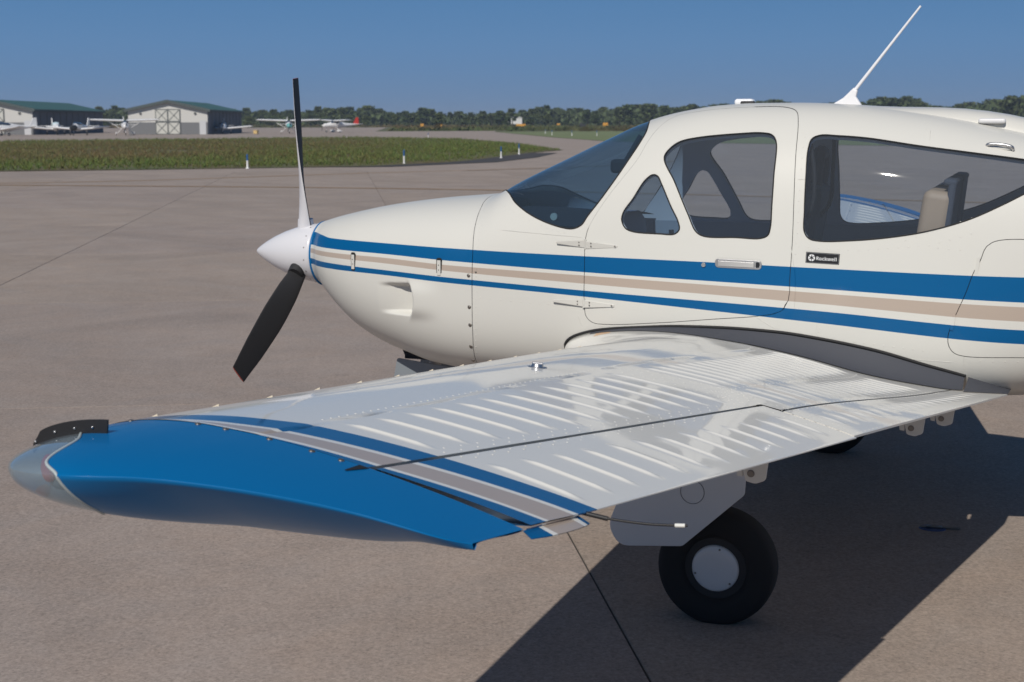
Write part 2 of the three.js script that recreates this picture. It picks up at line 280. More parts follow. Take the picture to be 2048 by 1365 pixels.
// mown grass beyond the taxiway on the right
structure('mown_grass', polySheet([[-97, -257], [-55, -168], [-37.7, -135], [0, -113], [60, -101], [120, -130], [20, -250], [-60, -310]], -.004, 1 / 30), std([1.25, 1.75, 1.5].map((v) => Math.min(1, v)), 1, { map: dataTex(512, 512, (i, j) => { const m = 1 + .3 * fbm(i * .02, j * .02, 6, 4) + (rnd() - .5) * .2; return [enc(.155 * m), enc(.185 * m), enc(.075 * m)]; }) }));
// ---------------------------------------------------------------- the aeroplane in the foreground
const CREAM = [.62, .61, .568], BLUE = [.0003, .090, .250], TAN = [.42, .345, .292];
const paintOpt = { clearcoat: 1, clearcoatRoughness: .035, ior: 1.5 };
const plane = thing('light_aircraft', 'cream low-wing propeller aircraft with blue and tan stripes, filling the foreground', 'aircraft');

// hull paint: two blue stripes with a tan one between, laid out on the side of the hull
const stripe = {
  s1: pchip([[.12, 1.400], [.225, 1.394], [.306, 1.386], [.6, 1.384], [1.1, 1.375], [1.82, 1.363], [2.37, 1.356], [2.93, 1.345], [3.8, 1.332], [5.5, 1.33]]),
  s2: pchip([[.2, 1.334], [.62, 1.331], [1.11, 1.314], [1.83, 1.287], [2.94, 1.253], [3.8, 1.223], [5.5, 1.2]]),
  s3: pchip([[.2, 1.314], [.62, 1.312], [1.11, 1.292], [1.83, 1.271], [2.94, 1.233], [3.8, 1.203], [5.5, 1.18]]),
  s4: pchip([[.2, 1.290], [.62, 1.285], [1.11, 1.263], [1.83, 1.232], [2.94, 1.185], [3.8, 1.140], [5.5, 1.12]]),
  s5: pchip([[.2, 1.260], [.62, 1.251], [1.11, 1.231], [1.83, 1.199], [2.94, 1.152], [3.8, 1.102], [5.5, 1.08]]),
  s6: pchip([[.2, 1.229], [.62, 1.225], [1.11, 1.204], [1.83, 1.170], [2.94, 1.098], [3.8, 1.040], [5.5, 1.02]]),
};
const HX0 = .1, HX1 = 5.5, HY0 = .95, HY1 = 1.47;
const hullMap = canvasTex(2048, 1024, (g, w, h) => {
  g.fillStyle = lin(CREAM); g.fillRect(0, 0, w, h);
  const X = (x) => (x - HX0) / (HX1 - HX0) * w, Y = (y) => (1 - (y - HY0) / (HY1 - HY0)) * h;
  const band = (a, b, c) => { g.fillStyle = c; g.beginPath(); for (let x = HX0; x <= HX1; x += .02) g.lineTo(X(x), Y(a(x))); for (let x = HX1; x >= HX0; x -= .02) g.lineTo(X(x), Y(b(x))); g.fill(); };
  band(stripe.s1, stripe.s2, lin(BLUE)); band(stripe.s3, stripe.s4, lin(TAN)); band(stripe.s5, stripe.s6, lin(BLUE));
});
hullMap.wrapS = hullMap.wrapT = THREE.ClampToEdgeWrapping;
const hullPaint = (g) => { const p = g.attributes.position, u = g.attributes.uv; for (let i = 0; i < p.count; i++) u.setXY(i, ...hullUV(0, 0, [p.getX(i), p.getY(i)])); return g; };
const hullUV = (x, f, p) => [(p[0] - HX0) / (HX1 - HX0), clamp((p[1] - HY0) / (HY1 - HY0), .002, .998)];
const mHull = phy([1, 1, 1], .42, { ...paintOpt, map: hullMap, specularIntensity: .35, clearcoat: .18, clearcoatRoughness: .05 });
const mCream = phy(CREAM, .42, { ...paintOpt, specularIntensity: .6, clearcoat: .3, clearcoatRoughness: .05 });
const mLitBlue = phy([.0003, .132, .350], .38, { ...paintOpt, specularIntensity: .35, clearcoat: .22 });  // brighter copy of BLUE, the sunlit look of the tip put into its colour
const mGrey = std([.30, .31, .33], .5), mSeal = std([.012, .012, .013], .7), mBlack = std([.014, .014, .016], .55), mSteel = std([.5, .5, .51], .38, { metalness: 1 }), mScrew = std([.22, .20, .18], .45, { metalness: .8 });
const mGlass = phy([.76, .82, .88], .015, { transmission: .962, thickness: 0, ior: 1.49 });
const mShieldGlass = phy([.40, .55, .70], .02, { transmission: .95, thickness: 0, ior: 1.49 });
const mLining = std([.50, .54, .60], .9), mTrim = std([.27, .32, .39], .85), mTanLeather = std([.42, .31, .22], .6), mDark = std([.012, .014, .02], .8);

const OUT = {
  door: smoothLoop([[1.822, 1.30], [1.826, 1.13], [1.836, 1.075], [1.868, 1.048], [1.93, 1.042], [2.198, 1.063], [2.45, 1.092], [2.682, 1.12], [2.76, 1.143], [2.797, 1.19], [2.801, 1.30], [2.805, 1.499], [2.793, 1.839], [2.782, 1.99], [2.76, 2.045], [2.70, 2.066], [2.5, 2.066], [2.3, 2.05], [2.17, 2.025], [2.125, 1.99], [2.082, 1.921], [2.042, 1.823], [1.934, 1.671], [1.859, 1.553], [1.824, 1.47]], 220),
  dwin: smoothLoop([[2.175, 1.834], [2.2, 1.878], [2.24, 1.906], [2.321, 1.925], [2.501, 1.943], [2.624, 1.948], [2.672, 1.938], [2.696, 1.905], [2.702, 1.753], [2.703, 1.616], [2.702, 1.522], [2.692, 1.487], [2.659, 1.472], [2.545, 1.473], [2.395, 1.475], [2.357, 1.496], [2.316, 1.573], [2.24, 1.721]], 160),
  qwin: smoothLoop([[2.13, 1.752], [2.154, 1.746], [2.177, 1.711], [2.232, 1.607], [2.271, 1.537], [2.278, 1.502], [2.256, 1.481], [2.184, 1.480], [2.054, 1.487], [2.016, 1.503], [1.996, 1.539], [2.003, 1.578], [2.043, 1.638], [2.096, 1.727]], 120),
  rwin: smoothLoop([[2.846, 1.88], [2.857, 1.922], [2.893, 1.938], [2.97, 1.936], [3.103, 1.926], [3.335, 1.892], [3.561, 1.863], [3.773, 1.835], [3.93, 1.81], [3.955, 1.795], [3.93, 1.775], [3.782, 1.688], [3.685, 1.635], [3.58, 1.584], [3.494, 1.552], [3.362, 1.515], [3.2, 1.487], [3.065, 1.473], [2.93, 1.467], [2.880, 1.477], [2.857, 1.507], [2.852, 1.60], [2.848, 1.75]], 180),
  shield: smoothLoop([[1.15, 1.72], [1.19, 1.655], [1.24, 1.640], [1.30, 1.655], [1.359, 1.643], [1.423, 1.603], [1.518, 1.553], [1.606, 1.519], [1.70, 1.495], [1.752, 1.492], [1.795, 1.511], [1.822, 1.552], [1.888, 1.643], [1.968, 1.769], [2.037, 1.903], [2.050, 1.955], [2.036, 1.992], [1.995, 2.02], [1.975, 2.1], [1.6, 2.1], [1.2, 1.85]], 240),
  bag: smoothLoop([[4.2, 1.494], [3.9, 1.494], [3.72, 1.493], [3.665, 1.48], [3.638, 1.455], [3.62, 1.402], [3.595, 1.35], [3.565, 1.254], [3.527, 1.156], [3.507, 1.095], [3.500, 1.057], [3.506, 1.019], [3.527, .99], [3.57, .976], [3.818, .978], [4.2, .985], [4.26, 1.02], [4.27, 1.2], [4.26, 1.45]], 160),
};
const D = Object.fromEntries(Object.entries(OUT).map(([k, v]) => [k, sdf(v)]));
const cowlSeam = pchip([[.6, 1.17], [.79, 1.205], [.975, 1.231], [1.127, 1.235], [1.324, 1.234], [1.456, 1.221], [1.56, 1.204], [1.621, 1.175]]);
// cooling-air scoop pressed into the port side of the cowling
function scoop(x, y) {
  const yy = sstep(1.018, 1.045, y) * (1 - sstep(1.165, 1.190, y));
  const lip = .897 - .024 * Math.pow((y - 1.105) / .085, 2);
  const ramp = -.058 * sstep(.66, .875, x) * yy * (1 - sstep(lip - .012, lip + .004, x));
  const ym = Math.exp(-Math.pow((y - 1.105) / .085, 4));
  const bulge = .022 * sstep(lip - .014, lip + .012, x) * (1 - sstep(lip + .01, 1.08, x)) * ym;
  return ramp + bulge;
}
const hullP = (x, f) => { const p = fusP(x, ((f % 2) + 2) % 2); if (p[2] > 0 && x > .6 && x < 1.1 && p[1] > .95 && p[1] < 1.25) p[2] += scoop(p[0], p[1]); return p; };
const inset = (dd) => (x, f) => { const p = fusP(x, ((f % 2) + 2) % 2), a = fusP(x, (((f + .002) % 2) + 2) % 2), b = fusP(x, (((f - .002) % 2) + 2) % 2); let ny = a[2] - b[2], nz = b[1] - a[1]; const l = Math.hypot(ny, nz) || 1; ny /= l; nz /= l; return [p[0], p[1] + ny * dd, p[2] + nz * dd]; };
const onHull = (F) => (x, f) => F(x, fusP(x, f)[1]);
const port = (F) => (x, f) => (f <= 1 ? F(x, fusP(x, f)[1]) : -1);
const xsCab = uniqSorted([...span(1.1, 4.3, 200)]), xsCowl = uniqSorted([...span(.1, .3, 24), ...span(.3, .64, 22), ...span(.64, .96, 54), ...span(.88, .90, 12), ...span(.96, 1.26, 20)]), xsTail = uniqSorted([...span(4.2, 7.2, 40)]);
const fs = uniqSorted([...span(0, 2, 260), ...span(.44, .66, 60)], 4e-4);
const GAP = .0015, doorGap = (x, y) => (y < 1.50 || x > 2.55 ? .0014 : .0004);
const open = (F, g = 0) => onHull((x, y) => -F(x, y) - (g.call ? g(x, y) : g)), keep = (F, g = 0) => onHull((x, y) => F(x, y) - g);
const hullSheet = (xs, fields, P = hullP) => sheet(xs, fs, P, { fields, uv: hullUV, flip: true, eb: 2e-3 });

part(plane, 'cowling', hullSheet(xsCowl, [onHull((x, y) => cowlSeam(y) - x - GAP)]), mHull);
const fus = part(plane, 'fuselage', merge([
  hullSheet(xsCab, [onHull((x, y) => x - cowlSeam(y) - GAP), open(D.shield), open(D.door, doorGap), open(D.rwin), open(D.bag, GAP)]),
  hullSheet(xsTail, [open(D.bag, GAP)])]), mHull);
part(fus, 'inner_bulkhead', sheet(span(.0, 1, 10), span(0, 2, 80), (r, f) => { const p = fusP(1.15, f); return [1.19, 1.15 + (p[1] - 1.15) * r * .97, p[2] * r * .97]; }, {}), mDark);
part(fus, 'cabin_lining', sheet(uniqSorted(span(1.2, 4.3, 130)), uniqSorted(span(.0, 2, 180)), inset(-.03), { fields: [open(D.shield), open(D.dwin), open(D.qwin), open(D.rwin)], eb: 2e-3 }), mLining);
const seamBack = sheet(uniqSorted(span(3.4, 4.35, 40)), uniqSorted(span(.3, 1.7, 120)), inset(-.008), { fields: [onHull((x, y) => .03 - Math.abs(D.bag(x, y)))] });
part(fus, 'door_frame', merge([seamBack, sheet(uniqSorted(span(1.7, 2.9, 60)), uniqSorted(span(.04, 1.96, 200)), inset(-.008), { fields: [onHull((x, y) => .02 - Math.abs(D.door(x, y) + .008))] })]), mSeal);
part(fus, 'windshield', hullSheet(uniqSorted(span(1.15, 2.1, 70)), [keep(D.shield)], inset(-.004)), mShieldGlass);
function outlineOnHull(pts, side = 1, off = .001) { return pts.map(([x, y]) => [x, Math.min(y, fTop(x) - .0005), side * (Math.max(0, fusZ(x, Math.min(y, fTop(x) - .0005))) + off)]); }
const sealTube = (pts, side, r = .0032) => tube(outlineOnHull(pts, side), r, pts.length * 2, 6, true);
part(fus, 'windshield_seal', merge([1, -1].map((s) => tube(outlineOnHull(OUT.shield.filter(([x, y]) => y < fTop(x) - .004 && x > 1.22), s), .0035, 160, 6))), mSeal);
for (const s of [1, -1]) {
  const side = (F) => (x, f) => ((s > 0 ? f <= 1 : f >= 1) ? F(x, fusP(x, f)[1]) : -1);
  const f1 = fs.filter((f) => (s > 0 ? f <= 1.0001 : f >= .9999));
  const mk = (xs, F, P, g = 0, more = []) => sheet(xs, f1, P, { fields: [onHull((x, y) => F(x, y) - (g.call ? g(x, y) : g)), ...more], uv: hullUV, flip: true, eb: 2e-3 });
  const door = part(plane, 'cabin_door', mk(uniqSorted(span(1.78, 2.84, 90)), D.door, hullP, doorGap, [open(D.dwin), open(D.qwin)]), mHull);
  part(door, 'door_window', mk(uniqSorted(span(2.1, 2.76, 40)), D.dwin, inset(-.004)), mGlass);
  part(door, 'quarter_window', mk(uniqSorted(span(1.95, 2.33, 24)), D.qwin, inset(-.004)), mGlass);
  part(door, 'window_seal', merge([sealTube(OUT.dwin, s), sealTube(OUT.qwin, s)]), mSeal);
  const zAt = (x, y) => s * fusZ(x, y);
  if (s > 0) {
    // flush handle in its oval recess, lock, hinges
    const tilt = (x, y) => Math.atan2(fusZ(x, y + .02) - fusZ(x, y - .02), .04);
    const oval = rounded([[-.108, -.021], [.108, -.021], [.108, .021], [-.108, .021]], .021, 8);
    const put = (g, x, y, off = 0) => { g.rotateX(tilt(x, y) * s * -1); g.rotateZ(-.02); return g.translate(x, y, zAt(x, y) + off); };
    const h = part(door, 'door_handle', put(plate(oval, .006, .003, .002), 2.563, 1.352), std([.42, .42, .43], .35, { metalness: .9 }));
    part(h, 'paddle', merge([put(rbox(.168, .024, .006, -.01, 0, .008, .002), 2.563, 1.352)]), std([.62, .61, .60], .28, { metalness: .9 }));
    part(h, 'finger_well', put(plate(rounded([[.082, -.013], [.099, -.01], [.099, .012], [.082, .014]], .006), .003, .008), 2.563, 1.352), mDark);
    part(door, 'lock', put(merge([new THREE.CylinderGeometry(.010, .011, .008, 16).rotateX(Math.PI / 2)]), 2.401, 1.343, .003), mSteel);
    for (const [x0, xm, x1, y] of [[1.677, 1.822, 1.983, 1.422], [1.669, 1.824, 1.977, 1.141]]) {
      const L = [], leaf = (a, b, ya) => { const pts = rounded([[a, -.006], [b, -.019], [b, .019], [a, .006]].map(([u, v]) => [u - xm, v]), .004); L.push(put(plate(pts, .009, .0045, .002), xm, ya)); };
      leaf(x0, xm - .004, y + .001); leaf(x1, xm + .004, y - .004);
      L.push(put(new THREE.CylinderGeometry(.0055, .0055, .046, 10), xm, y, .006));
      const hg = part(door, 'hinge', L, mCream);
      part(hg, 'screw', merge([[x0 + .012, .001], [xm - .03, .007], [xm - .03, -.007], [xm + .03, .004], [xm + .03, -.01], [x1 - .012, -.006]].map(([x, dy]) => new THREE.CylinderGeometry(.0032, .0032, .003, 8).rotateX(Math.PI / 2).translate(x, y + dy, zAt(x, y) + .0105))), mScrew, 'stuff');
    }
  }
  part(plane, 'rear_window', mk(uniqSorted(span(2.82, 3.98, 60)), D.rwin, inset(-.004)), mGlass);
  part(fus, 'window_seal', sealTube(OUT.rwin, s), mSeal);
  const bd = part(plane, 'baggage_door', mk(uniqSorted(span(3.45, 4.3, 60)), D.bag, hullP, GAP), mHull);
  if (s > 0) for (const [x, y] of [[3.607, 1.378], [3.517, 1.127]]) part(bd, 'hinge', hullPaint(plate([[-.010, -.034], [.004, -.036], [.012, .034], [-.002, .036]], .004).translate(x, y, fusZ(x, y) + .002)), mHull);
}
// rivets: small domes merged into one mesh per panel
function dome(p, n, r = .0034, h = .0013) {
  const g = new THREE.SphereGeometry(r, 7, 3, 0, Math.PI * 2, 0, Math.PI / 2); g.scale(1, h / r, 1);
  g.applyQuaternion(new THREE.Quaternion().setFromUnitVectors(V(0, 1, 0), V(...n).normalize())); return g.translate(...p);
}
const hullN = (x, y) => { const e = .004; return [-(fusZ(x + e, y) - fusZ(x - e, y)) / (2 * e), -(fusZ(x, y + e) - fusZ(x, y - e)) / (2 * e), 1]; };
const rivetLine = (pts, step, out, jit = 0) => { for (let i = 0; i < pts.length - 1; i++) { const [a, b] = [pts[i], pts[i + 1]], L = Math.hypot(b[0] - a[0], b[1] - a[1]), n = Math.max(1, Math.round(L / step)); for (let k = 0; k < n; k++) { const x = lerp(a[0], b[0], k / n), y = lerp(a[1], b[1], k / n), z = fusZ(x, y); if (z > .05) out.push(dome([x, y, z], hullN(x, y))); } } };
{
  const L = [];
  rivetLine([[2.822, 1.93], [2.826, 1.5], [2.82, 1.36]], .048, L); rivetLine([[2.835, 1.44], [3.1, 1.43], [3.4, 1.46], [3.62, 1.53]], .045, L); rivetLine([[3.3, 1.48], [3.62, 1.60], [3.75, 1.66]], .05, L);
  rivetLine([[1.255, 1.56], [1.258, 1.32], [1.256, 1.13], [1.252, .98], [1.225, .82]], .035, L); rivetLine([[1.29, 1.60], [1.4, 1.575], [1.52, 1.525], [1.62, 1.49], [1.74, 1.465]], .035, L);
  rivetLine([[1.805, 1.42], [1.806, 1.08]], .05, L); rivetLine([[1.84, 1.028], [2.1, 1.046]], .04, L); rivetLine([[2.12, 1.047], [2.5, 1.075], [2.65, 1.10]], .04, L);
  rivetLine([[3.64, .955], [3.9, .96], [4.2, .97]], .05, L); rivetLine([[2.94, 1.04], [2.94, 1.09]], .02, L); rivetLine([[3.1, 1.02], [3.44, .99]], .045, L); rivetLine([[3.44, 1.45], [3.58, 1.44]], .05, L);
  rivetLine([[3.46, 1.32], [3.43, 1.22], [3.40, 1.1]], .04, L); rivetLine([[1.28, 1.14], [1.5, 1.13], [1.78, 1.12]], .05, L); rivetLine([[3.34, 2.0], [3.36, 1.93]], .04, L);
  rivetLine([[1.84, 1.52], [1.95, 1.685], [2.05, 1.83], [2.09, 1.93]].map(([x, y]) => [x - .018, y - .004]), .05, L);
  part(fus, 'rivet', hullPaint(merge(L)), mHull, 'stuff');
  // cowl fasteners and latches
  const S = []; for (const [x, y] of [[1.216, 1.246], [1.219, 1.089], [1.219, .998], [1.207, .883], [1.19, .80], [1.255, 1.265]]) { const g = dome([x, y, fusZ(x, y)], hullN(x, y), x > 1.25 ? .006 : .0105, .004); S.push(g); }
  part(plane, 'cowl_fastener', merge(S), mScrew, 'stuff');
  for (const x of [.510, 1.050]) {
    const y = 1.279, z = fusZ(x, y), g = [], yaw = Math.atan2(fusZ(x + .02, y) - fusZ(x - .02, y), .04);
    const outer = plate(rounded([[-.015, -.048], [.015, -.048], [.015, .048], [-.015, .048]], .012), .004).rotateY(-yaw).translate(x, y, z + .0005);
    const lt = part(plane, 'cowl_latch', outer, mSeal);
    part(lt, 'latch_tongue', rbox(.021, .076, .006, 0, 0, .002, .004).rotateY(-yaw).translate(x, y - .002, z + .002), mCream);
    part(lt, 'latch_screw', merge([-.012, .012].map((d) => new THREE.CylinderGeometry(.003, .003, .002, 8).rotateX(Math.PI / 2).translate(x, y + d, z + .007))), mScrew, 'stuff');
  }
}
// lapped skin edges: thin raised strips along the hull
{
  const laps = [[[1.245, 1.478], [1.4, 1.472], [1.6, 1.462], [1.80, 1.452]], [[2.93, 1.095], [2.93, 1.03]], [[2.66, 1.11], [2.70, 1.085], [2.74, 1.065]], [[3.36, 2.015], [3.37, 1.95], [3.375, 1.885]], [[2.815, 1.74], [2.845, 1.74]], [[3.52, .945], [3.35, .952]], [[3.57, .972], [3.57, .93]], [[1.815, 1.03], [1.80, 1.06], [1.80, 1.40]], [[2.80, 1.44], [2.825, 1.30], [2.828, 1.16]]];
  part(fus, 'skin_lap', hullPaint(merge(laps.map((l) => tube(l.map(([x, y]) => [x, y, fusZ(x, y)]), .0016, 30, 5)))), mHull, 'stuff');
}
// name plate behind the door
{
  const t = canvasTex(512, 160, (g, w, h) => {
    g.fillStyle = '#15161a'; g.fillRect(0, 0, w, h); g.strokeStyle = '#8d8f92'; g.lineWidth = 5; g.strokeRect(4, 4, w - 8, h - 8);
    g.fillStyle = '#d9dadb'; g.beginPath(); g.arc(86, 80, 54, 0, 7); g.fill();
    g.fillStyle = '#15161a'; for (let k = 0; k < 3; k++) { const a = -Math.PI / 2 + k * 2 * Math.PI / 3; g.beginPath(); g.moveTo(86 + 50 * Math.cos(a), 80 + 50 * Math.sin(a)); g.lineTo(86 + 16 * Math.cos(a + .9), 80 + 16 * Math.sin(a + .9)); g.lineTo(86, 80); g.lineTo(86 + 16 * Math.cos(a - .9), 80 + 16 * Math.sin(a - .9)); g.fill(); }
    g.strokeStyle = '#15161a'; g.lineWidth = 9; for (let k = 0; k < 3; k++) { const a = Math.PI / 2 + k * 2 * Math.PI / 3; g.beginPath(); g.moveTo(86, 80); g.lineTo(86 + 56 * Math.cos(a), 80 + 56 * Math.sin(a)); g.stroke(); }
    g.fillStyle = '#d9dadb'; g.font = 'bold 76px sans-serif'; g.textBaseline = 'middle'; g.fillText('Rockwell', 154, 84, 342);
  });
  const x = 2.944, y = 1.390, g = new THREE.PlaneGeometry(.146, .046), b = rbox(.150, .050, .003, 0, 0, -.0018, .001);
  const np = part(fus, 'name_plate', b.rotateZ(-.035).translate(x, y, fusZ(x, y) + .003), mSeal); np.userData.label = 'small black maker plate with white lettering';
  part(np, 'plate_face', g.rotateZ(-.035).translate(x, y, fusZ(x, y) + .0035), std([1, 1, 1], .4, { map: t })).userData = {};
}
// roof fittings: whip aerial, beacon, vents, dorsal ridge, tail
{
  const a = part(plane, 'whip_antenna', bar([2.985, 2.15, 0], [3.274, 2.537, 0], .0085, .005, 10), std([.82, .82, .84], .4));
  part(a, 'antenna_base', plate([[2.87, 2.076], [2.93, 2.112], [2.978, 2.160], [2.998, 2.146], [2.992, 2.118], [3.02, 2.076]], .03, 0, .008), a.material);
  const b = part(plane, 'roof_beacon', rbox(.095, .032, .07, 2.452, 2.094, .0, .015, 3), std([.86, .87, .9], .3));
  part(b, 'beacon_base', rbox(.07, .020, .03, 2.475, 2.089, .042, .008), mBlack);
  part(plane, 'roof_vent', rbox(.12, .024, .05, 3.625, 2.002, .185, .011, 3), std([.68, .68, .69], .4));
  const y = 1.885, x = 3.67, fz = fusZ(x, y);
  const h = part(plane, 'rain_vent', merge([tube([[x - .056, y + .004, fz - .004], [x - .052, y + .012, fz + .008], [x - .03, y + .016, fz + .012], [x + .03, y + .010, fz + .012], [x + .052, y + .002, fz + .010], [x + .057, y - .010, fz]], .0075, 30, 8)]), mSteel);
  part(h, 'vent_slot', rbox(.10, .012, .006, x, y - .004, fz + .005, .003).rotateZ(0), mCream);
  const ridge = sheet(span(3.0, 7.0, 40), span(-1, 1, 24), (xx, t) => { const w = lerp(.20, .05, sstep(3.2, 6.5, xx)), top = fTop(xx) + .062 * sstep(3.0, 3.75, xx) + .5 * Math.pow(sstep(4.2, 6.6, xx), 2.2), base = fTop(xx) - .03; return [xx, base + (top - base) * Math.pow(Math.max(0, 1 - Math.pow(Math.abs(t), 3.2)), .5), w * t]; }, { ea: 2e-3 });
  part(plane, 'dorsal_fairing', ridge, mCream);
  const fin = plate([[5.9, 1.45], [6.55, 2.55], [7.0, 2.6], [7.35, 2.58], [7.45, 1.4]], .09, 0, .03); part(plane, 'tail_fin', fin, mCream);
  const st = plate([[-.35, 0], [.35, .05], [.40, 1.6], [-.05, 1.65]], .05, 0, .02).rotateX(Math.PI / 2); part(plane, 'tailplane', merge([st.clone().translate(6.7, 1.95, 0), mirrorZ(st).translate(6.7, 1.95, 0)]), mCream);
}
// spinner and three blades
{
  const cy = 1.272, prof = [[.0005, -.325], [.012, -.318], [.03, -.295], [.06, -.248], [.09, -.192], [.118, -.128], [.142, -.055], [.158, .015], [.166, .075], [.166, .094], [.155, .096]];
  const sp = part(plane, 'spinner', new THREE.LatheGeometry(prof.map(([r, x]) => new THREE.Vector2(r, x)), 64).rotateZ(-Math.PI / 2).translate(0, cy, 0), phy([.66, .66, .69], .45, { ...paintOpt, clearcoat: .35 }));
  part(sp, 'spinner_backplate', new THREE.CylinderGeometry(.163, .163, .012, 48).rotateZ(Math.PI / 2).translate(.093, cy, 0), mBlack);
  const scr = []; for (let k = 0; k < 15; k++) { const a = k / 15 * Math.PI * 2 + .05; scr.push(dome([.062, cy + .1645 * Math.cos(a), .1645 * Math.sin(a)], [0, Math.cos(a), Math.sin(a)], .0042, .002)); } part(sp, 'spinner_screw', merge(scr), mScrew, 'stuff');
  part(plane, 'cowl_nose_ring', merge([new THREE.TorusGeometry(.171, .009, 10, 64).rotateY(Math.PI / 2).translate(.108, cy, 0)]), mLitBlue);
  const mBack = std([.017, .017, .019], .62), mFront = std([.66, .66, .69], .5);
  const chord = pchip([[.13, .085], [.2, .10], [.35, .135], [.55, .155], [.75, .145], [.9, .122], [.965, .112]]), thick = pchip([[.13, .05], [.25, .032], [.45, .018], [.7, .012], [.965, .006]]);
  for (let k = 0; k < 3; k++) {
    const phi = .0907 + k * 2 * Math.PI / 3;
    const P = (off) => (r, t) => {
      const b = Math.atan(.215 / r), c = chord(r), h = thick(r), e = (t - .38) * c, yy = off * h * Math.sqrt(Math.max(0, 4 * t * (1 - t))) * (off < 0 ? 1 : .35);
      const v = [Math.sin(phi), -Math.cos(phi)];                   // direction of travel in y,z
      const x = Math.sin(b) * e + Math.cos(b) * yy, tv = -Math.cos(b) * e + Math.sin(b) * yy;
      return [x, cy + Math.cos(phi) * r + v[0] * tv, Math.sin(phi) * r + v[1] * tv];
    };
    const rs = span(.135, .965, 40), ts = span(0, 1, 16);
    const bl = part(plane, 'propeller_blade', sheet(rs, ts, P(1)), mBack);
    part(bl, 'blade_front', sheet(rs, ts, P(-1), { flip: true }), mFront);
    part(bl, 'blade_cuff', bar([0, cy + Math.cos(phi) * .12, Math.sin(phi) * .12], [0, cy + Math.cos(phi) * .19, Math.sin(phi) * .19], .048, .042, 20), k ? mBack : mFront);
    part(bl, 'tip_cap', sheet([.956, .9665], ts, (r, t) => { const p = P(-1)(.965, t), q = P(1)(.965, t), u = (r - .956) / .0105; return [lerp(p[0], q[0], u), lerp(p[1], q[1], u), lerp(p[2], q[2], u)]; }), std([.35, .06, .04], .6));
  }
}
// cabin: floor, panel, seats
{
  const cab = part(plane, 'cabin_floor', merge([box(2.6, .03, 1.06, 2.6, .98, 0), box(.62, .42, .98, 3.70, 1.2, 0)]), mTrim);
  part(cab, 'instrument_panel', merge([plate(rounded([[-.55, 1.1], [.55, 1.1], [.5, 1.46], [.36, 1.53], [-.36, 1.53], [-.5, 1.46]], .05), .05).rotateY(Math.PI / 2).translate(1.80, 0, 0)]), mTrim);
  part(cab, 'glareshield', sheet(span(1.28, 1.86, 20), span(-1, 1, 20), (x, t) => { const w = Math.max(.1, fusZ(x, 1.5) - .05); return [x, 1.555 - .04 * t * t - .02 * sstep(1.28, 1.86, x), w * t]; }), std([.02, .022, .028], .9));
  part(cab, 'compass_knob', new THREE.CylinderGeometry(.018, .018, .012, 18).rotateX(Math.PI / 2).translate(1.60, 1.535, .42), std([.55, .56, .45], .6));
  part(cab, 'magnetic_compass', merge([rbox(.10, .07, .09, 1.84, 1.775, .06, .02), bar([1.86, 1.80, .06], [1.93, 1.93, .03], .012)]), mDark);
  for (const z of [-.3, .3]) {
    part(cab, 'control_yoke', merge([bar([1.82, 1.30, z], [1.98, 1.32, z], .012), tube([[1.98, 1.42, z + .14], [1.985, 1.36, z + .14], [1.985, 1.32, z + .07], [1.985, 1.32, z - .07], [1.985, 1.36, z - .14], [1.98, 1.42, z - .14]], .014, 30, 8)]), mDark);
    const seat = part(cab, 'front_seat', merge([rbox(.5, .14, .46, 2.42, 1.12, z, .05, 3), rbox(.13, .56, .44, 0, .28, 0, .055, 3).rotateZ(-.16).translate(2.68, 1.14, z)]), std([.05, .058, .075], .85));
    part(seat, 'head_rest', merge([tube([[2.775, 1.66, z - .09], [2.785, 1.76, z - .115], [2.79, 1.83, z - .08], [2.79, 1.845, z], [2.79, 1.83, z + .08], [2.785, 1.76, z + .115], [2.775, 1.66, z + .09]], .035, 40, 10), rbox(.05, .03, .2, 2.775, 1.665, z, .012)]), std([.035, .042, .06], .85));
    part(seat, 'shoulder_strap', tube([[2.84, 1.93, z + (z > 0 ? .12 : -.1)], [2.87, 1.75, z + .14], [2.86, 1.60, z + .13], [2.80, 1.52, z + .08]], .010, 24, 6), mDark);
  }
  for (const z of [-.29, .29]) {
    const rs = part(cab, 'rear_seat', merge([rbox(.46, .14, .52, 3.15, 1.17, z, .05, 3), rbox(.035, .62, .42, 0, .30, 0, .015, 3).rotateZ(-.09).translate(3.43, 1.13, z), rbox(.06, .03, .42, 0, .605, 0, .014, 3).rotateZ(-.09).translate(3.42, 1.13, z)]), std([.05, .06, .085], .85));
    part(rs, 'seat_cushion', merge([rbox(.135, .56, .43, 0, .29, 0, .04, 3).rotateZ(-.13).translate(3.355, 1.13, z)]), mTanLeather);
  }
  part(cab, 'side_panel', merge([1, -1].map((s) => sheet(span(1.85, 4.2, 60), span(0, 1, 8), (x, t) => { const yy = lerp(1.0, 1.462, t); return [x, yy, s * (fusZ(x, yy) - .045)]; }))), mTrim);
}
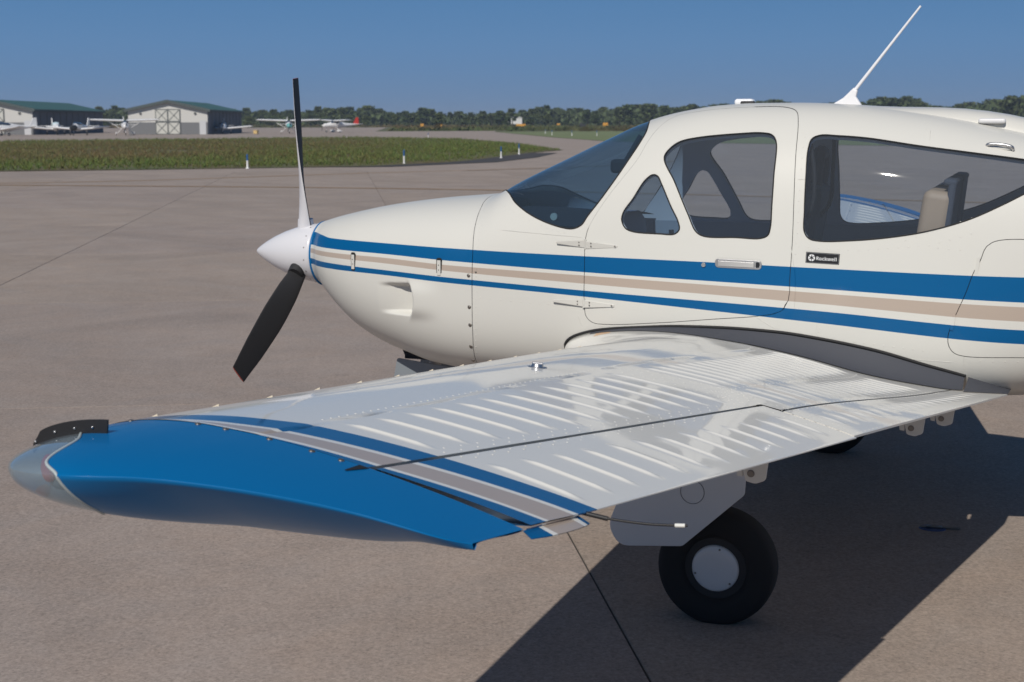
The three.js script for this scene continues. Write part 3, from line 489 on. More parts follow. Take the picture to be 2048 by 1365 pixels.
// ---------------------------------------------------------------- wings
const ZT = 4.70, ZJ = 2.73;                                  // tip seam, aileron-flap joint
const hingeX = (z) => (z > ZJ ? 2.663 - .205 * (z - 4.7) : 3.125 - .1934 * (z - 2.74));
const sAt = (z, x) => { const a = wLE(z)[0], b = wTE(z)[0]; return (x - a) / (b - a); };
const chordAt = (z) => wTE(z)[0] - wLE(z)[0];
const beadsOuter = []; for (let z = 4.42; z > 2.84; z -= .128) beadsOuter.push(z);
const beadsInner = []; for (let z = 2.60; z > .94; z -= .095) beadsInner.push(z);
const beadsAil = []; for (let z = 4.395; z > 2.84; z -= .128) beadsAil.push(z);
const beadsFlap = []; for (let z = 2.60; z > .78; z -= .095) beadsFlap.push(z);
function bead(list, pitch, z, s, s0, s1, h, sig, taper) {
  const k = Math.round((list[0] - z) / pitch); if (k < 0 || k >= list.length) return 0;
  const d = (z - list[k]) / sig; if (Math.abs(d) > 3.2) return 0;
  return h * Math.exp(-d * d) * sstep(s0, s0 + taper, s) * (1 - sstep(s1 - taper, s1, s));
}
// pressed beads and the slight unevenness of thin sheet metal over its ribs
function wingRelief(z, s) {
  const sh = sAt(z, hingeX(z));
  let d = .0006 * noise(z * 2.3, s * 3.1, 1.3) + .00022 * noise(z * 5.2, s * 6.0, 4.1);
  d *= sstep(.0, .06, s);
  d -= .006 * Math.exp(-Math.pow((s - .420) * chordAt(z) / .0026, 2));
  d += .0009 * (1 - sstep(.4205, .4215, s));
  d += bead(beadsOuter, .128, z, s, .442, sh - .030, .0052, .0085, .05);
  d += bead(beadsInner, .095, z, s, .452, .665, .0062, .0105, .035) + bead(beadsInner, .095, z, s, .685, sh - .022, .0045, .0100, .03);
  return d;
}
const wingPt = (z, b) => {                                    // b -1 lower rear edge .. 0 nose .. 1 upper rear edge
  const sh = sAt(z, hingeX(z) - .002), s = b * b * sh;
  if (b < 0) return wingL(z, s);
  const p = wingU(z, s); p[1] += wingRelief(z, s); return p;
};
const fine = (list, w) => list.flatMap((c) => [-2.2, -1.5, -1, -.5, 0, .5, 1, 1.5, 2.2].map((k) => c + k * w));
const zsWing = uniqSorted([...span(.5, ZT, 150), ZJ - .012, ZJ - .001, ZJ + .001, ...fine(beadsOuter, .0085), ...fine(beadsInner, .0105)], 8e-4).filter((z) => z <= ZT);
const bsUp = (() => { const l = [...span(0, 1, 90)]; for (let k = -8; k <= 8; k++) l.push(Math.sqrt((.42 + k * .0006) / .72)); return l; })();
// paint at the tip end: blue, white, tan, white across the stripe
const zInner = (s) => 4.51 - .17 * (s - .42) + (s < .42 ? .25 * (.42 - s) : 0);
const zOuter = (s) => 4.612 - .21 * (s - .42) + (s < .42 ? .12 * (.42 - s) : 0);
const zEnd = (s) => Math.min(4.705, 4.700 - .115 * (s - .42));
const wingMap = canvasTex(1024, 1024, (g, w, h) => {
  const WHITE = [.74, .725, .675]; g.fillStyle = lin(WHITE); g.fillRect(0, 0, w, h);
  const X = (z) => (z - 4.25) / .47 * w, Y = (s) => (1 - s) * h;
  const band = (a, b, c) => { g.fillStyle = lin(c); g.beginPath(); for (let i = 0; i <= 60; i++) g.lineTo(X(a(i / 60)), Y(i / 60)); for (let i = 60; i >= 0; i--) g.lineTo(X(b(i / 60)), Y(i / 60)); g.fill(); };
  band(zInner, zOuter, BLUE); band((s) => zOuter(s) + .020, (s) => zEnd(s) - .016, TAN); band(zEnd, () => 4.73, BLUE);
});
wingMap.wrapS = wingMap.wrapT = THREE.ClampToEdgeWrapping;
const mWing = phy([1, 1, 1], .38, { ...paintOpt, map: wingMap, clearcoat: .65, clearcoatRoughness: .05 });
const wUV = (z, s) => [clamp((z - 4.25) / .47, .002, .998), clamp(s, 0, 1)];
const wn = (z, s) => { const e = .004, a = wingU(z + e, s), b = wingU(z - e, s), c = wingU(z, s + e), d = wingU(z, s - e); return V(c[0] - d[0], c[1] - d[1], c[2] - d[2]).cross(V(a[0] - b[0], a[1] - b[1], a[2] - b[2])).negate(); };

// control surface with a rounded nose
function surfaceGeo(z0, z1, x0, list, pitch, sig, h, ds0, s1, endCut = 0, sEnd = 1) {
  const zs = uniqSorted([...span(z0, z1, Math.round((z1 - z0) / .05)), ...fine(list, sig)], 8e-4).filter((z) => z >= z0 && z <= z1);
  const P = (z, b) => {
    const sh = sAt(z, x0(z)), s = sh + (sEnd - sh) * b * b, U = wingU(z, s), L = wingL(z, s), k = Math.pow(clamp(Math.abs(b) / .16, 0, 1), .5), m = (U[1] + L[1]) / 2;
    const rel = b > 0 ? bead(list, pitch, z, s, sh + ds0, s1, h, sig, .045) + .0003 * noise(z * 4, s * 6, 2) : 0;
    return [U[0], m + (b >= 0 ? U[1] - m : L[1] - m) * k + rel, z - endCut * b * b * sstep(z1 - .25, z1, z)];
  };
  const g = [sheet(zs, uniqSorted([...span(-1, 0, 30), ...span(0, 1, 56)]), P, { uv: (z, b) => { const sh = sAt(z, x0(z)); return wUV(z, sh + (1 - sh) * b * b); }, flip: true })];
  for (const z of [z0, endCut ? z1 - .045 : z1]) g.push(sheet(span(0, 1, 24), [0, 1], (b, t) => { const u = P(z, b), l = P(z, -b); return [u[0], lerp(l[1], u[1], t), u[2]]; }, { uv: () => wUV(z, .8) }));
  g.push(sheet(zs, [0, 1], (z, t) => { const u = P(z, 1), l = P(z, -1); return [u[0], lerp(l[1], u[1], t), z]; }, { uv: (z) => wUV(z, 1) }));
  return merge(g);
}
const zChine = pchip([[0, 4.74], [.008, 4.86], [.025, 4.945], [.06, 5.015], [.15, 5.095], [.30, 5.135], [.48, 5.07], [.63, 5.014], [.8, 4.956], [.93, 4.925], [.98, 4.90], [1, 4.875]]);
const tipDrop = pchip([[0, .5], [.1, .44], [.25, .34], [.42, .23], [.6, .16], [.85, .08], [1, .02]]);
const tipZB = pchip([[0, 4.80], [.2, 4.80], [.5, 4.79], [.85, 4.80], [1, 4.86]]), tipBelly = pchip([[0, 0], [.1, -.004], [.22, .006], [.42, .032], [.7, .030], [1, .0]]);
function tipPt(s, b) {
  const zc = zChine(s), zb = tipZB(s), thick = wingU(ZT, s)[1] - wingL(ZT, s)[1];
  const yc = wingU(zc, s)[1] - tipDrop(s) * thick;
  const wf = 1 - sstep(.15, .55, s);
  if (b <= 1) { const z = ZT + (zc - ZT) * lerp(b, Math.sin(b * Math.PI / 2), wf), p = wingU(z, s); return [p[0], p[1] - tipDrop(s) * thick * lerp(Math.pow(b, 2.3), 1 - Math.cos(b * Math.PI / 2), wf), z]; }
  const B = wingL(zb, s), yb = B[1] - tipBelly(s);
  if (b <= 1.7) { const t = (b - 1) / .7, z = lerp(zc, zb, lerp(t, 1 - Math.cos(t * Math.PI / 2), wf)), bow = .012 * Math.sin(Math.PI * t) * (1 - wf); return [lerp(wingU(zc, s)[0], B[0], t), lerp(yc, yb, lerp(Math.pow(t, .9), Math.sin(t * Math.PI / 2), wf)) - bow, z]; }
  const t = (b - 1.7) / .3, Q = wingL(ZT, s); return [lerp(B[0], Q[0], t), lerp(yb, Q[1], t * t * (3 - 2 * t)), lerp(zb, ZT, t)];
}
const lensEdge = pchip([[0, -.05], [.12, -.02], [.2, .05], [.3, .12], [.45, .185], [.77, .225], [1, .29], [1.25, .30], [1.7, .12], [1.85, .04], [1.95, -.03], [2, -.05]]);
const rootLine = pchip([[1.722, .925], [1.735, .95], [1.783, .981], [1.908, 1.016], [2.105, 1.038], [2.298, 1.052], [2.511, 1.056], [2.742, 1.049], [2.946, 1.027], [3.191, .986], [3.409, .928], [3.57, .884], [3.775, .813]]);
function tipAt(s, z) { let a = 0, b = 1; for (let k = 0; k < 30; k++) { const m = (a + b) / 2; if (tipPt(s, m)[2] < z) a = m; else b = m; } return tipPt(s, a); }
function buildWing(parent, side) {
  const M = (g) => (side > 0 ? g : mirrorZ(g));
  const root = part(parent, 'wing', M(merge([
    sheet(zsWing, uniqSorted([...span(-1, 0, 44), ...bsUp], 6e-4), wingPt, { uv: (z, b) => wUV(z, b * b * sAt(z, hingeX(z))), flip: true, eb: 8e-4, ea: 6e-4 }),
    sheet(uniqSorted([...span(.5, ZT, 60), ZJ - .001, ZJ + .001]), [0, 1], (z, t) => { const x = hingeX(z) - .012, s = sAt(z, x); return [x, lerp(wingL(z, s)[1], wingU(z, s)[1], t), z]; }, { uv: () => [.01, .5] })])), mWing);
  const ail = part(root, 'aileron', M(surfaceGeo(ZJ + .006, ZT - .009, (z) => hingeX(z) + .0022, beadsAil, .128, .0085, .0052, .06, .972, .026)), mWing);
  part(root, 'flap', M(surfaceGeo(.60, ZJ - .010, (z) => hingeX(z) + .0022, beadsFlap, .095, .0100, .0046, .035, .960, 0, .9915)), mWing);
  part(root, 'gap_seal', M(sheet(uniqSorted([...span(.55, ZT, 60), ZJ - .001, ZJ + .001]), [-1, 1], (z, t) => { const x = hingeX(z) + t * .02, s = sAt(z, x); return [x, wingU(z, s)[1] - .022, z]; })), mSeal);
  // rivets
  const R = [], rv = (z, s, r = .0031) => { const p = wingU(z, s); p[1] += wingRelief(z, s); const n = wn(z, s); R.push(dome(p, [n.x, n.y, n.z], r, .0011)); };
  for (let z = 4.44; z > .95; z -= .034) rv(z, .420 - .016 / chordAt(z));
  for (let z = 4.42; z > 2.80; z -= .064) { const c = chordAt(z), sh = sAt(z, hingeX(z)); rv(z, sh - .016 / c); rv(z - .032, sh - .034 / c); rv(z - .01, sh + .018 / c); rv(z - .042, sh + .034 / c); }
  for (let z = 2.66; z > .92; z -= .04) { const c = chordAt(z), sh = sAt(z, hingeX(z)); rv(z, sh - .014 / c); rv(z - .01, sh + .016 / c); rv(z - .02, .675); rv(z, .985); }
  for (const z of [2.80, 2.72, 2.66]) for (let s = .46; s < .98; s += .026) rv(z, s);
  for (let k = 0; k < 26; k++) rv(2.70 + rr(-.09, .12), .70 + rr(-.05, .035));
  part(root, 'rivet', M(merge(R)), mWing, 'stuff').geometry.attributes.uv.array.fill(.01);
  // tip fairing
  const ss = uniqSorted([...span(0, .1, 16), ...span(.1, 1, 60)]), bb = uniqSorted([...span(0, 1, 36), ...span(1, 2, 36)]);
  const tip = part(root, 'wing_tip', M(merge([sheet(ss, bb, tipPt, { fields: [(s, b) => s - lensEdge(b) - .001], uv: () => [.99, .5], eb: 4e-3 })])), mLitBlue);
  part(tip, 'tip_wall_shade', M(sheet(span(.655, .995, 16), [0, 1], (s, t) => [wingU(ZT, s)[0], lerp(wingL(ZT, s)[1], wingU(ZT, s)[1] - .001, t), ZT + .0015])), mSeal);  // inner wall of the tip, coloured black as the shade in the aileron gap
  const lens = part(tip, 'lamp_lens', M(sheet(ss, bb, tipPt, { fields: [(s, b) => lensEdge(b) - s - .001] })), phy([.56, .68, .76], .06, { transmission: .78, thickness: 0, ior: 1.49 }));
  const edge = []; for (let b = .13; b <= 1.92; b += .03) edge.push(tipPt(Math.max(0, lensEdge(b)), b));
  const mid = [2.30, 1.345, 4.86];
  part(lens, 'lens_edge', M(tube(edge, .0032, 90, 6)), std([.45, .5, .5], .4));
  part(tip, 'lamp_bulkhead', M(sheet(span(0, 1, 8), span(0, edge.length - 1, edge.length - 1), (r, i) => { const e = edge[clamp(Math.round(i), 0, edge.length - 1)]; return [lerp(e[0] + .002, mid[0] - .10 * r, r), lerp(e[1], mid[1], r), lerp(e[2] - .002, mid[2], r)]; }, { eb: .6 })), std([.22, .25, .27], .45));
  part(tip, 'lamp_housing', M(merge([rbox(.10, .05, .12, 2.13, 1.315, 4.86, .015, 3)])), std([.25, .26, .27], .4, { metalness: .4 }));
  part(tip, 'position_lamp', M(new THREE.SphereGeometry(.019, 20, 14).scale(.9, 1.5, .8).translate(2.085, 1.335, 4.92)), phy(side > 0 ? [.55, .03, .03] : [.03, .4, .12], .15, { clearcoat: 1 }));
  const scr = []; for (const s of [.118, .284, .453, .55, .616, .35]) { const z = ZT + .012, p = wingU(z, s), n = wn(z, s); scr.push(dome(p, [n.x, n.y, n.z], .0072, .004)); } part(tip, 'tip_screw', M(merge(scr)), mScrew, 'stuff');
  // dark shield strip that stands on the lens
  const zf = 4.888, top = [], bot = []; for (let i = 0; i <= 16; i++) { const s = .014 + .186 * Math.pow(i / 16, 1.5), p = tipAt(s, zf); bot.push([p[0] - .001, p[1] - .004]); top.push([p[0] + (i < 2 ? -.004 : .002), p[1] + .027 * Math.min(1, (i + .3) / 3)]); }
  const fence = part(tip, 'glare_shield', M(plate([...bot, ...top.reverse()], .004, zf)), mBlack);
  part(fence, 'shield_rivet', M(merge([.02, .07, .12, .165].map((s) => { const p = tipAt(s, zf); return new THREE.SphereGeometry(.003, 8, 6).translate(p[0], p[1] + .012, zf + .003); }))), mSteel, 'stuff');
  // vortex tabs, fuel cap, walkway, static wick
  for (let z = 4.56, k = 0; z > 1.6; z -= .24, k++) { const p = wingU(z, .045), q = wingU(z, .075); part(root, 'vortex_tab', M(plate([[p[0], p[1] - .002], [q[0], q[1] - .002], [q[0], q[1] + .006], [p[0] + .012, p[1] + .007]], .0015).translate(0, 0, z)), std([.62, .55, .44], .5)); }
  { const p = wingU(3.013, .31), g = [new THREE.CylinderGeometry(.030, .033, .004, 28), new THREE.CylinderGeometry(.017, .02, .010, 20).translate(0, .006, 0), rbox(.036, .008, .007, 0, .012, 0, .003)]; part(root, 'fuel_cap', M(merge(g).rotateX(-.1).rotateZ(-.05).translate(...p)), mSteel); }
  // dark fillet between hull and wing, with the rubber seal along its upper edge
  const wFil = pchip([[1.73, .015], [1.85, .03], [2.1, .075], [2.6, .10], [3.2, .115], [3.59, .115]]);
  part(root, 'walkway', M(sheet(span(1.86, 3.575, 70), span(0, 1, 12), (x, t) => { const y0 = rootLine(x), z0 = fusZ(x, y0) - .004, z1 = z0 + wFil(x), p = wingU(z1, sAt(z1, x)), y1 = p[1] + .0035, c = Math.pow(1 - t, 1.7); return [x, lerp(y1, Math.max(y0, y1), c), lerp(z0, z1, t)]; }, { flip: true })), std([.052, .056, .070], .7));
  part(root, 'flap_walkway', M(sheet(span(3.592, 3.772, 14), span(0, 1, 12), (x, t) => { const y0 = rootLine(x), z0 = fusZ(x, y0) - .004, z1 = z0 + lerp(.19, .15, (x - 3.59) / .18), p = wingU(z1, clamp(sAt(z1, x), 0, 1)), y1 = Math.min(p[1] + .003, y0), c = Math.pow(1 - t, 1.5); return [x - t * .012, lerp(y1, y0, c), lerp(z0, z1, t)]; }, { flip: true })), std([.052, .056, .070], .7));
  const seal = []; for (let i = 0; i <= 44; i++) { const x = lerp(1.722, 3.58, Math.pow(i / 44, 1.3)), y = rootLine(x); seal.push([x, y, fusZ(x, y) + .003]); } seal.unshift([1.728, .90, fusZ(1.728, .90) + .003]);
  part(root, 'root_seal', M(tube(seal, .007, 120, 8)), mSeal);
  part(root, 'joint_gap_shade', M(tube([[2.765, hingeX(2.765)], [2.742, hingeX(2.742) + .001], [2.735, hingeX(2.742) + .004], [2.724, hingeX(2.722) - .004], [2.715, hingeX(2.715)], [2.69, hingeX(2.69)]].map(([z, x]) => { const p = wingU(z, sAt(z, x)); return [p[0], p[1] - .0005, z]; }), .0024, 40, 6)), mSeal);  // black tube along the jog, its colour stands for shade in the gap
  part(root, 'cutout_shade', M(sheet(span(0, 1, 6), span(0, 1, 4), (u, t) => { const z = lerp(4.705, 4.765, u), x = 2.66 - .004 + lerp(-.010, .012, t) * (1 - u * .8) - .01 * u, s = sAt(z, x), p = tipPt(s, clamp((z - ZT) / (zChine(s) - ZT), 0, 1)); p[1] += .0016; return p; })), mSeal);  // black plate laid on the tip skin, painted shade of an open hole
  const wk = part(root, 'static_wick', M(merge([tube([[2.985, 1.219, 4.455], [3.07, 1.207, 4.45], [3.16, 1.202, 4.445], [3.237, 1.205, 4.44]], .0028, 24, 8), bar([2.975, 1.222, 4.455], [3.075, 1.206, 4.45], .005)])), mBlack);
  part(wk, 'wick_tip', M(bar([3.212, 1.2035, 4.4415], [3.232, 1.2048, 4.4403], .0042)), std([.7, .7, .66], .5));
  part(root, 'trim_tab', M(merge([0, 1].map((k) => sheet(span(4.475, 4.688, 6), span(0, 1, 4), (z, t) => { const e = wTE(z), y = z > 4.60 ? 1 : 1; return [e[0] - .008 + .036 * t * Math.pow(Math.sin(Math.PI * clamp((z - 4.44) / .26, 0, 1)), .4), e[1] - .004 - .014 * t - k * .0015, z]; }, { uv: (z) => wUV(z, 1) })))), mWing);
  // hinge arms under the rear edge
  for (const [x, y, z] of [[3.10, 1.02, 3.0], [3.445, .90, 1.6], [3.53, .865, 1.2]]) {
    const h = part(root, 'hinge_arm', M(merge([plate(rounded([[-.045, .022], [.045, .022], [.036, -.055], [.006, -.068], [-.024, -.062], [-.034, -.02]], .008), .012, z, .002).translate(x, y - .018, 0)])), mCream);
    part(h, 'hinge_bolt', M(merge([new THREE.CylinderGeometry(.009, .009, .006, 18).rotateX(Math.PI / 2).translate(x - .008, y - .055, z + .008), new THREE.TorusGeometry(.0095, .0018, 6, 20).translate(x - .008, y - .055, z + .0075)])), mScrew);
    part(h, 'hinge_bracket', M(plate([[-.062, .022], [-.040, .022], [-.034, -.05], [-.050, -.048]], .02, z - .01).translate(x, y - .018, 0)), mCream);
  }
  // striped step marks on the root fairing
  if (side > 0) { const L = []; for (let k = 0; k < 6; k++) { const x = 1.90 + k * .013, y = .985 - k * .001; L.push(sheet(span(0, 1, 3), span(0, 1, 4), (u, t) => { const z = .665 + t * .05, xx = x + u * .007, s = sAt(z, xx), p = wingU(z, s); p[1] += .0022; return p; }, { flip: true })); } part(root, 'marking_decal', merge(L), std([.72, .42, .2], .6)); }
  return root;
}
buildWing(plane, 1); buildWing(plane, -1);

// ---------------------------------------------------------------- undercarriage
{
  const mTyre = std([.016, .016, .017], .9), mHub = phy([.62, .63, .64], .35, { clearcoat: .4 });
  function wheel(parent, x, z, R, W, side) {
    const pr = []; const hw = W / 2, rim = R * .52;
    for (const [r, w] of [[rim, .30], [rim + .012, .43], [R * .66, .49], [R * .78, .5], [R * .88, .475], [R * .945, .42], [R * .975, .36], [R * .992, .26], [R, .12], [R, -.12], [R * .992, -.26], [R * .975, -.36], [R * .945, -.42], [R * .88, -.475], [R * .78, -.5], [R * .66, -.49], [rim + .012, -.43], [rim, -.30]]) pr.push(new THREE.Vector2(r, w * W));
    const t = new THREE.LatheGeometry(new THREE.SplineCurve(pr).getPoints(60), 72).rotateX(Math.PI / 2), p = t.attributes.position, cy = R - .012;
    for (let i = 0; i < p.count; i++) { const y = p.getY(i) + cy; if (y < .02) { const k = (.02 - y); p.setZ(i, p.getZ(i) * (1 + k * 1.6)); p.setY(i, Math.max(y, .0015) - cy); } }
    t.computeVertexNormals(); t.translate(x, cy, z);
    const w = part(parent, 'wheel', t, mTyre);
    part(w, 'rim', merge([new THREE.CylinderGeometry(rim + .004, rim + .004, W * .62, 40).rotateX(Math.PI / 2).translate(x, cy, z)]), std([.03, .03, .032], .7));
    const hub = part(w, 'hub_cap', merge([new THREE.LatheGeometry([[0, .012], [.06, .0115], [.088, .008], [.0945, .003], [.096, -.004]].map(([r, y]) => new THREE.Vector2(r + .0001, y)), 56).rotateX(Math.PI / 2).translate(x, cy, z + side * (W * .33))]), mHub);
    if (side < 0) hub.geometry = merge([new THREE.LatheGeometry([[0, .012], [.06, .0115], [.088, .008], [.096, -.004]].map(([r, y]) => new THREE.Vector2(r + .0001, y)), 56).rotateX(-Math.PI / 2).translate(x, cy, z + side * (W * .33))]);
    part(hub, 'hub_screw', merge([1.35, 3.45, 5.55].map((a) => new THREE.CylinderGeometry(.0045, .0045, .004, 8).rotateX(Math.PI / 2).translate(x + .083 * Math.cos(a), cy + .083 * Math.sin(a), z + side * (W * .33 + .009)))), mScrew, 'stuff');
    return w;
  }
  for (const s of [1, -1]) {
    const g = part(plane, 'main_gear', merge([bar([2.42, .80, s * 1.50], [2.44, .33, s * 1.50], .035, .030, 16), bar([2.44, .36, s * 1.50], [2.706, .227, s * 1.50], .03, .026, 14), bar([2.50, .80, s * 1.48], [2.62, .29, s * 1.50], .022, .018, 12), bar([2.706, .227, s * 1.49], [2.706, .227, s * 1.60], .02, .02, 12)]), std([.5, .5, .5], .4));
    wheel(g, 2.706, s * 1.605, .239, .16, s);
    const d = part(g, 'gear_door', plate(rounded([[2.335, .88], [2.86, .88], [2.845, .578], [2.603, .349], [2.345, .325], [2.298, .405], [2.335, .50]], [.01, .01, .01, .012, .07, .05, .02]), .008, s * 1.80, .0025), phy([.56, .575, .59], .45, { clearcoat: .2 }));
    part(d, 'door_disc', new THREE.TorusGeometry(.047, .0013, 6, 40).translate(2.640, .572, s * 1.8045), std([.12, .125, .135], .5));
    part(d, 'door_link', merge([bar([2.40, .6, s * 1.5], [2.42, .62, s * 1.795], .01)]), mSteel);
  }
  const n = part(plane, 'nose_gear', merge([bar([.80, .85, 0], [.70, .22, 0], .035, .03, 14), bar([.70, .30, .07], [.70, .20, .07], .014), bar([.70, .30, -.07], [.70, .20, -.07], .014), box(.05, .03, .17, .70, .31, 0)]), std([.5, .5, .5], .4));
  wheel(n, .70, 0, .19, .13, 1);
  for (const s of [1, -1]) part(n, 'gear_door', plate(rounded([[.625, .735], [.96, .70], [.93, .56], [.59, .56]], .015), .008, s * .17, .002), std([.20, .225, .25], .5));
  part(n, 'cowl_flap', merge([plate([[.60, .63], [.66, .66], [.64, .60], [.56, .60]], .12, .1), box(.34, .03, .3, .83, .745, 0)]), mDark);
  part(plane, 'exhaust_pipe', merge([bar([.64, .80, .12], [.675, .735, .13], .016, .016, 10)]), mDark);
}
// ---------------------------------------------------------------- background
// a place on the ground by bearing (in picture widths from the middle line) and distance
const bearing = (px, dist) => { const k = (px - 1024) / 2877 * .9885, f = [-.347, -.938], r = [.938, -.347], n = Math.hypot(1, k); return [3.87 + (f[0] + r[0] * k) / n * dist, 7.16 + (f[1] + r[1] * k) / n * dist]; };

// hangars
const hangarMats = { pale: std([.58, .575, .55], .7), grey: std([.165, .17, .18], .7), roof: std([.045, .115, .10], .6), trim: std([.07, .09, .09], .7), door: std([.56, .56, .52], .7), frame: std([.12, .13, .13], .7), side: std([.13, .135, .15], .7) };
function hangar(label, corner, dir, W, L, dark) {
  // corner: front right; dir: unit vector along the depth; the front runs to the left of it
  const o = thing('hangar', label, 'hangar', [corner[0], 0, corner[1]], Math.atan2(-dir[1], dir[0]), 'hangars beyond the grass'), E = 3.75, R = 5.1, m = hangarMats;
  // local x = depth, local z = toward the right; the front lies in x = 0 from z = -W to 0
  const gable = (y0, y1) => { const prof = [[-W, y0], [0, y0], [0, Math.min(E, y1)], ...(y1 > E ? [[-W / 2, R]] : []), [-W, Math.min(E, y1)]]; return plate(prof, .12).rotateY(-Math.PI / 2); };
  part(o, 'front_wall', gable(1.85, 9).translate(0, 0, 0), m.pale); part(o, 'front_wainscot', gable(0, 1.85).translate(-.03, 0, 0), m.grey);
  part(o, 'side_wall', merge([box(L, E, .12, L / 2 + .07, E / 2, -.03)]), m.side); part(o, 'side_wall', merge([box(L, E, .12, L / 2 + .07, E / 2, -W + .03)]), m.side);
  part(o, 'back_wall', gable(0, 9).translate(L, 0, 0), m.grey);
  const half = Math.hypot(W / 2, R - E), an = Math.atan2(R - E, W / 2);
  for (const s of [1, -1]) { part(o, 'roof', box(L + .9, .14, half + .5).translate(L / 2 - .1, 0, s * -(half + .5) / 2 * -1 * 1).rotateX(s * an).translate(0, R + .12, -W / 2), m.roof); part(o, 'roof_fascia', box(.10, .42, half + .5).translate(-.58, -.08, s * (half + .5) / 2).rotateX(s * an).translate(0, R + .10, -W / 2), m.trim); }
  part(o, 'gutter', box(L + .9, .28, .12, L / 2 - .1, E - .12, .42), m.trim);
  for (let k = 1; k < L / 4; k++) part(o, 'wall_rib', box(.08, E - .3, .06, k * 4, E / 2, .06), m.frame);
  // double door of four X-braced panels
  const dw = 3.8, dh = 3.9, zc = -W / 2;
  const door = part(o, 'hangar_door', box(.08, dh, dw, -.16, dh / 2, zc), m.door);
  for (const sz of [-1, 1]) for (const sy of [0, 1]) {
    const cz = zc + sz * dw / 4, cy = dh / 4 + sy * dh / 2, b = [];
    b.push(box(.05, .10, dw / 2 - .06, -.22, cy + dh / 4 - .06, cz), box(.05, .10, dw / 2 - .06, -.22, cy - dh / 4 + .06, cz), box(.05, dh / 2, .10, -.222, cy, cz + dw / 4 - .05), box(.05, dh / 2, .10, -.222, cy, cz - dw / 4 + .05));
    for (const q of [-1, 1]) b.push(box(.04, Math.hypot(dh, dw) / 2 - .2, .09).rotateX(q * Math.atan2(dw, dh)).translate(-.22, cy, cz));
    part(door, 'door_brace', merge(b), m.frame);
  }
  for (const s of [-1, 1]) part(o, 'wall_lamp', rbox(.25, .28, .34, -.15, 3.25, zc + s * 4.2, .06), m.frame);
  part(o, 'side_door', box(.06, 2.1, 1.0, -.16, 1.05, -.75), std([.55, .56, .58], .6));
  return o;
}
{
  const c1 = bearing(416, 231), e1 = bearing(484, 270), d1 = [e1[0] - c1[0], e1[1] - c1[1]], n1 = Math.hypot(...d1), dir = [d1[0] / n1, d1[1] / n1];
  hangar('pale gabled hangar with X-braced double door, centre left beyond the grass', c1, dir, 12.2, 39);
  hangar('green-roofed hangar at the left edge showing its long dark side wall', bearing(66, 231), dir, 12.2, 46);
}
// light aircraft parked far off; local nose toward -x, wheels on the ground
function loft(st, seg = 14) {      // stations [x, y, ry, rz]
  const g = sheet(span(0, st.length - 1, (st.length - 1) * 3), span(0, Math.PI * 2, seg), (i, a) => { const k = clamp(Math.floor(i), 0, st.length - 2), t = clamp(i - k, 0, 1), q = st[k].map((v, c) => lerp(v, st[k + 1][c], t)); return [q[0], q[1] + q[2] * Math.cos(a), q[3] * Math.sin(a)]; }); g.computeVertexNormals(); return g;
}
const aero = { white: phy([.80, .80, .80], .35, { clearcoat: .6 }), glass: phy([.03, .05, .08], .08, { clearcoat: 1 }), tyre: std([.02, .02, .02], .9), red: std([.62, .045, .03], .45), blue: std([.03, .10, .3], .45), dark: std([.02, .021, .025], .6), teal: std([.15, .42, .42], .5), yellow: std([.7, .5, .05], .5), navy: std([.02, .03, .06], .5), tan: std([.5, .42, .3], .6) };
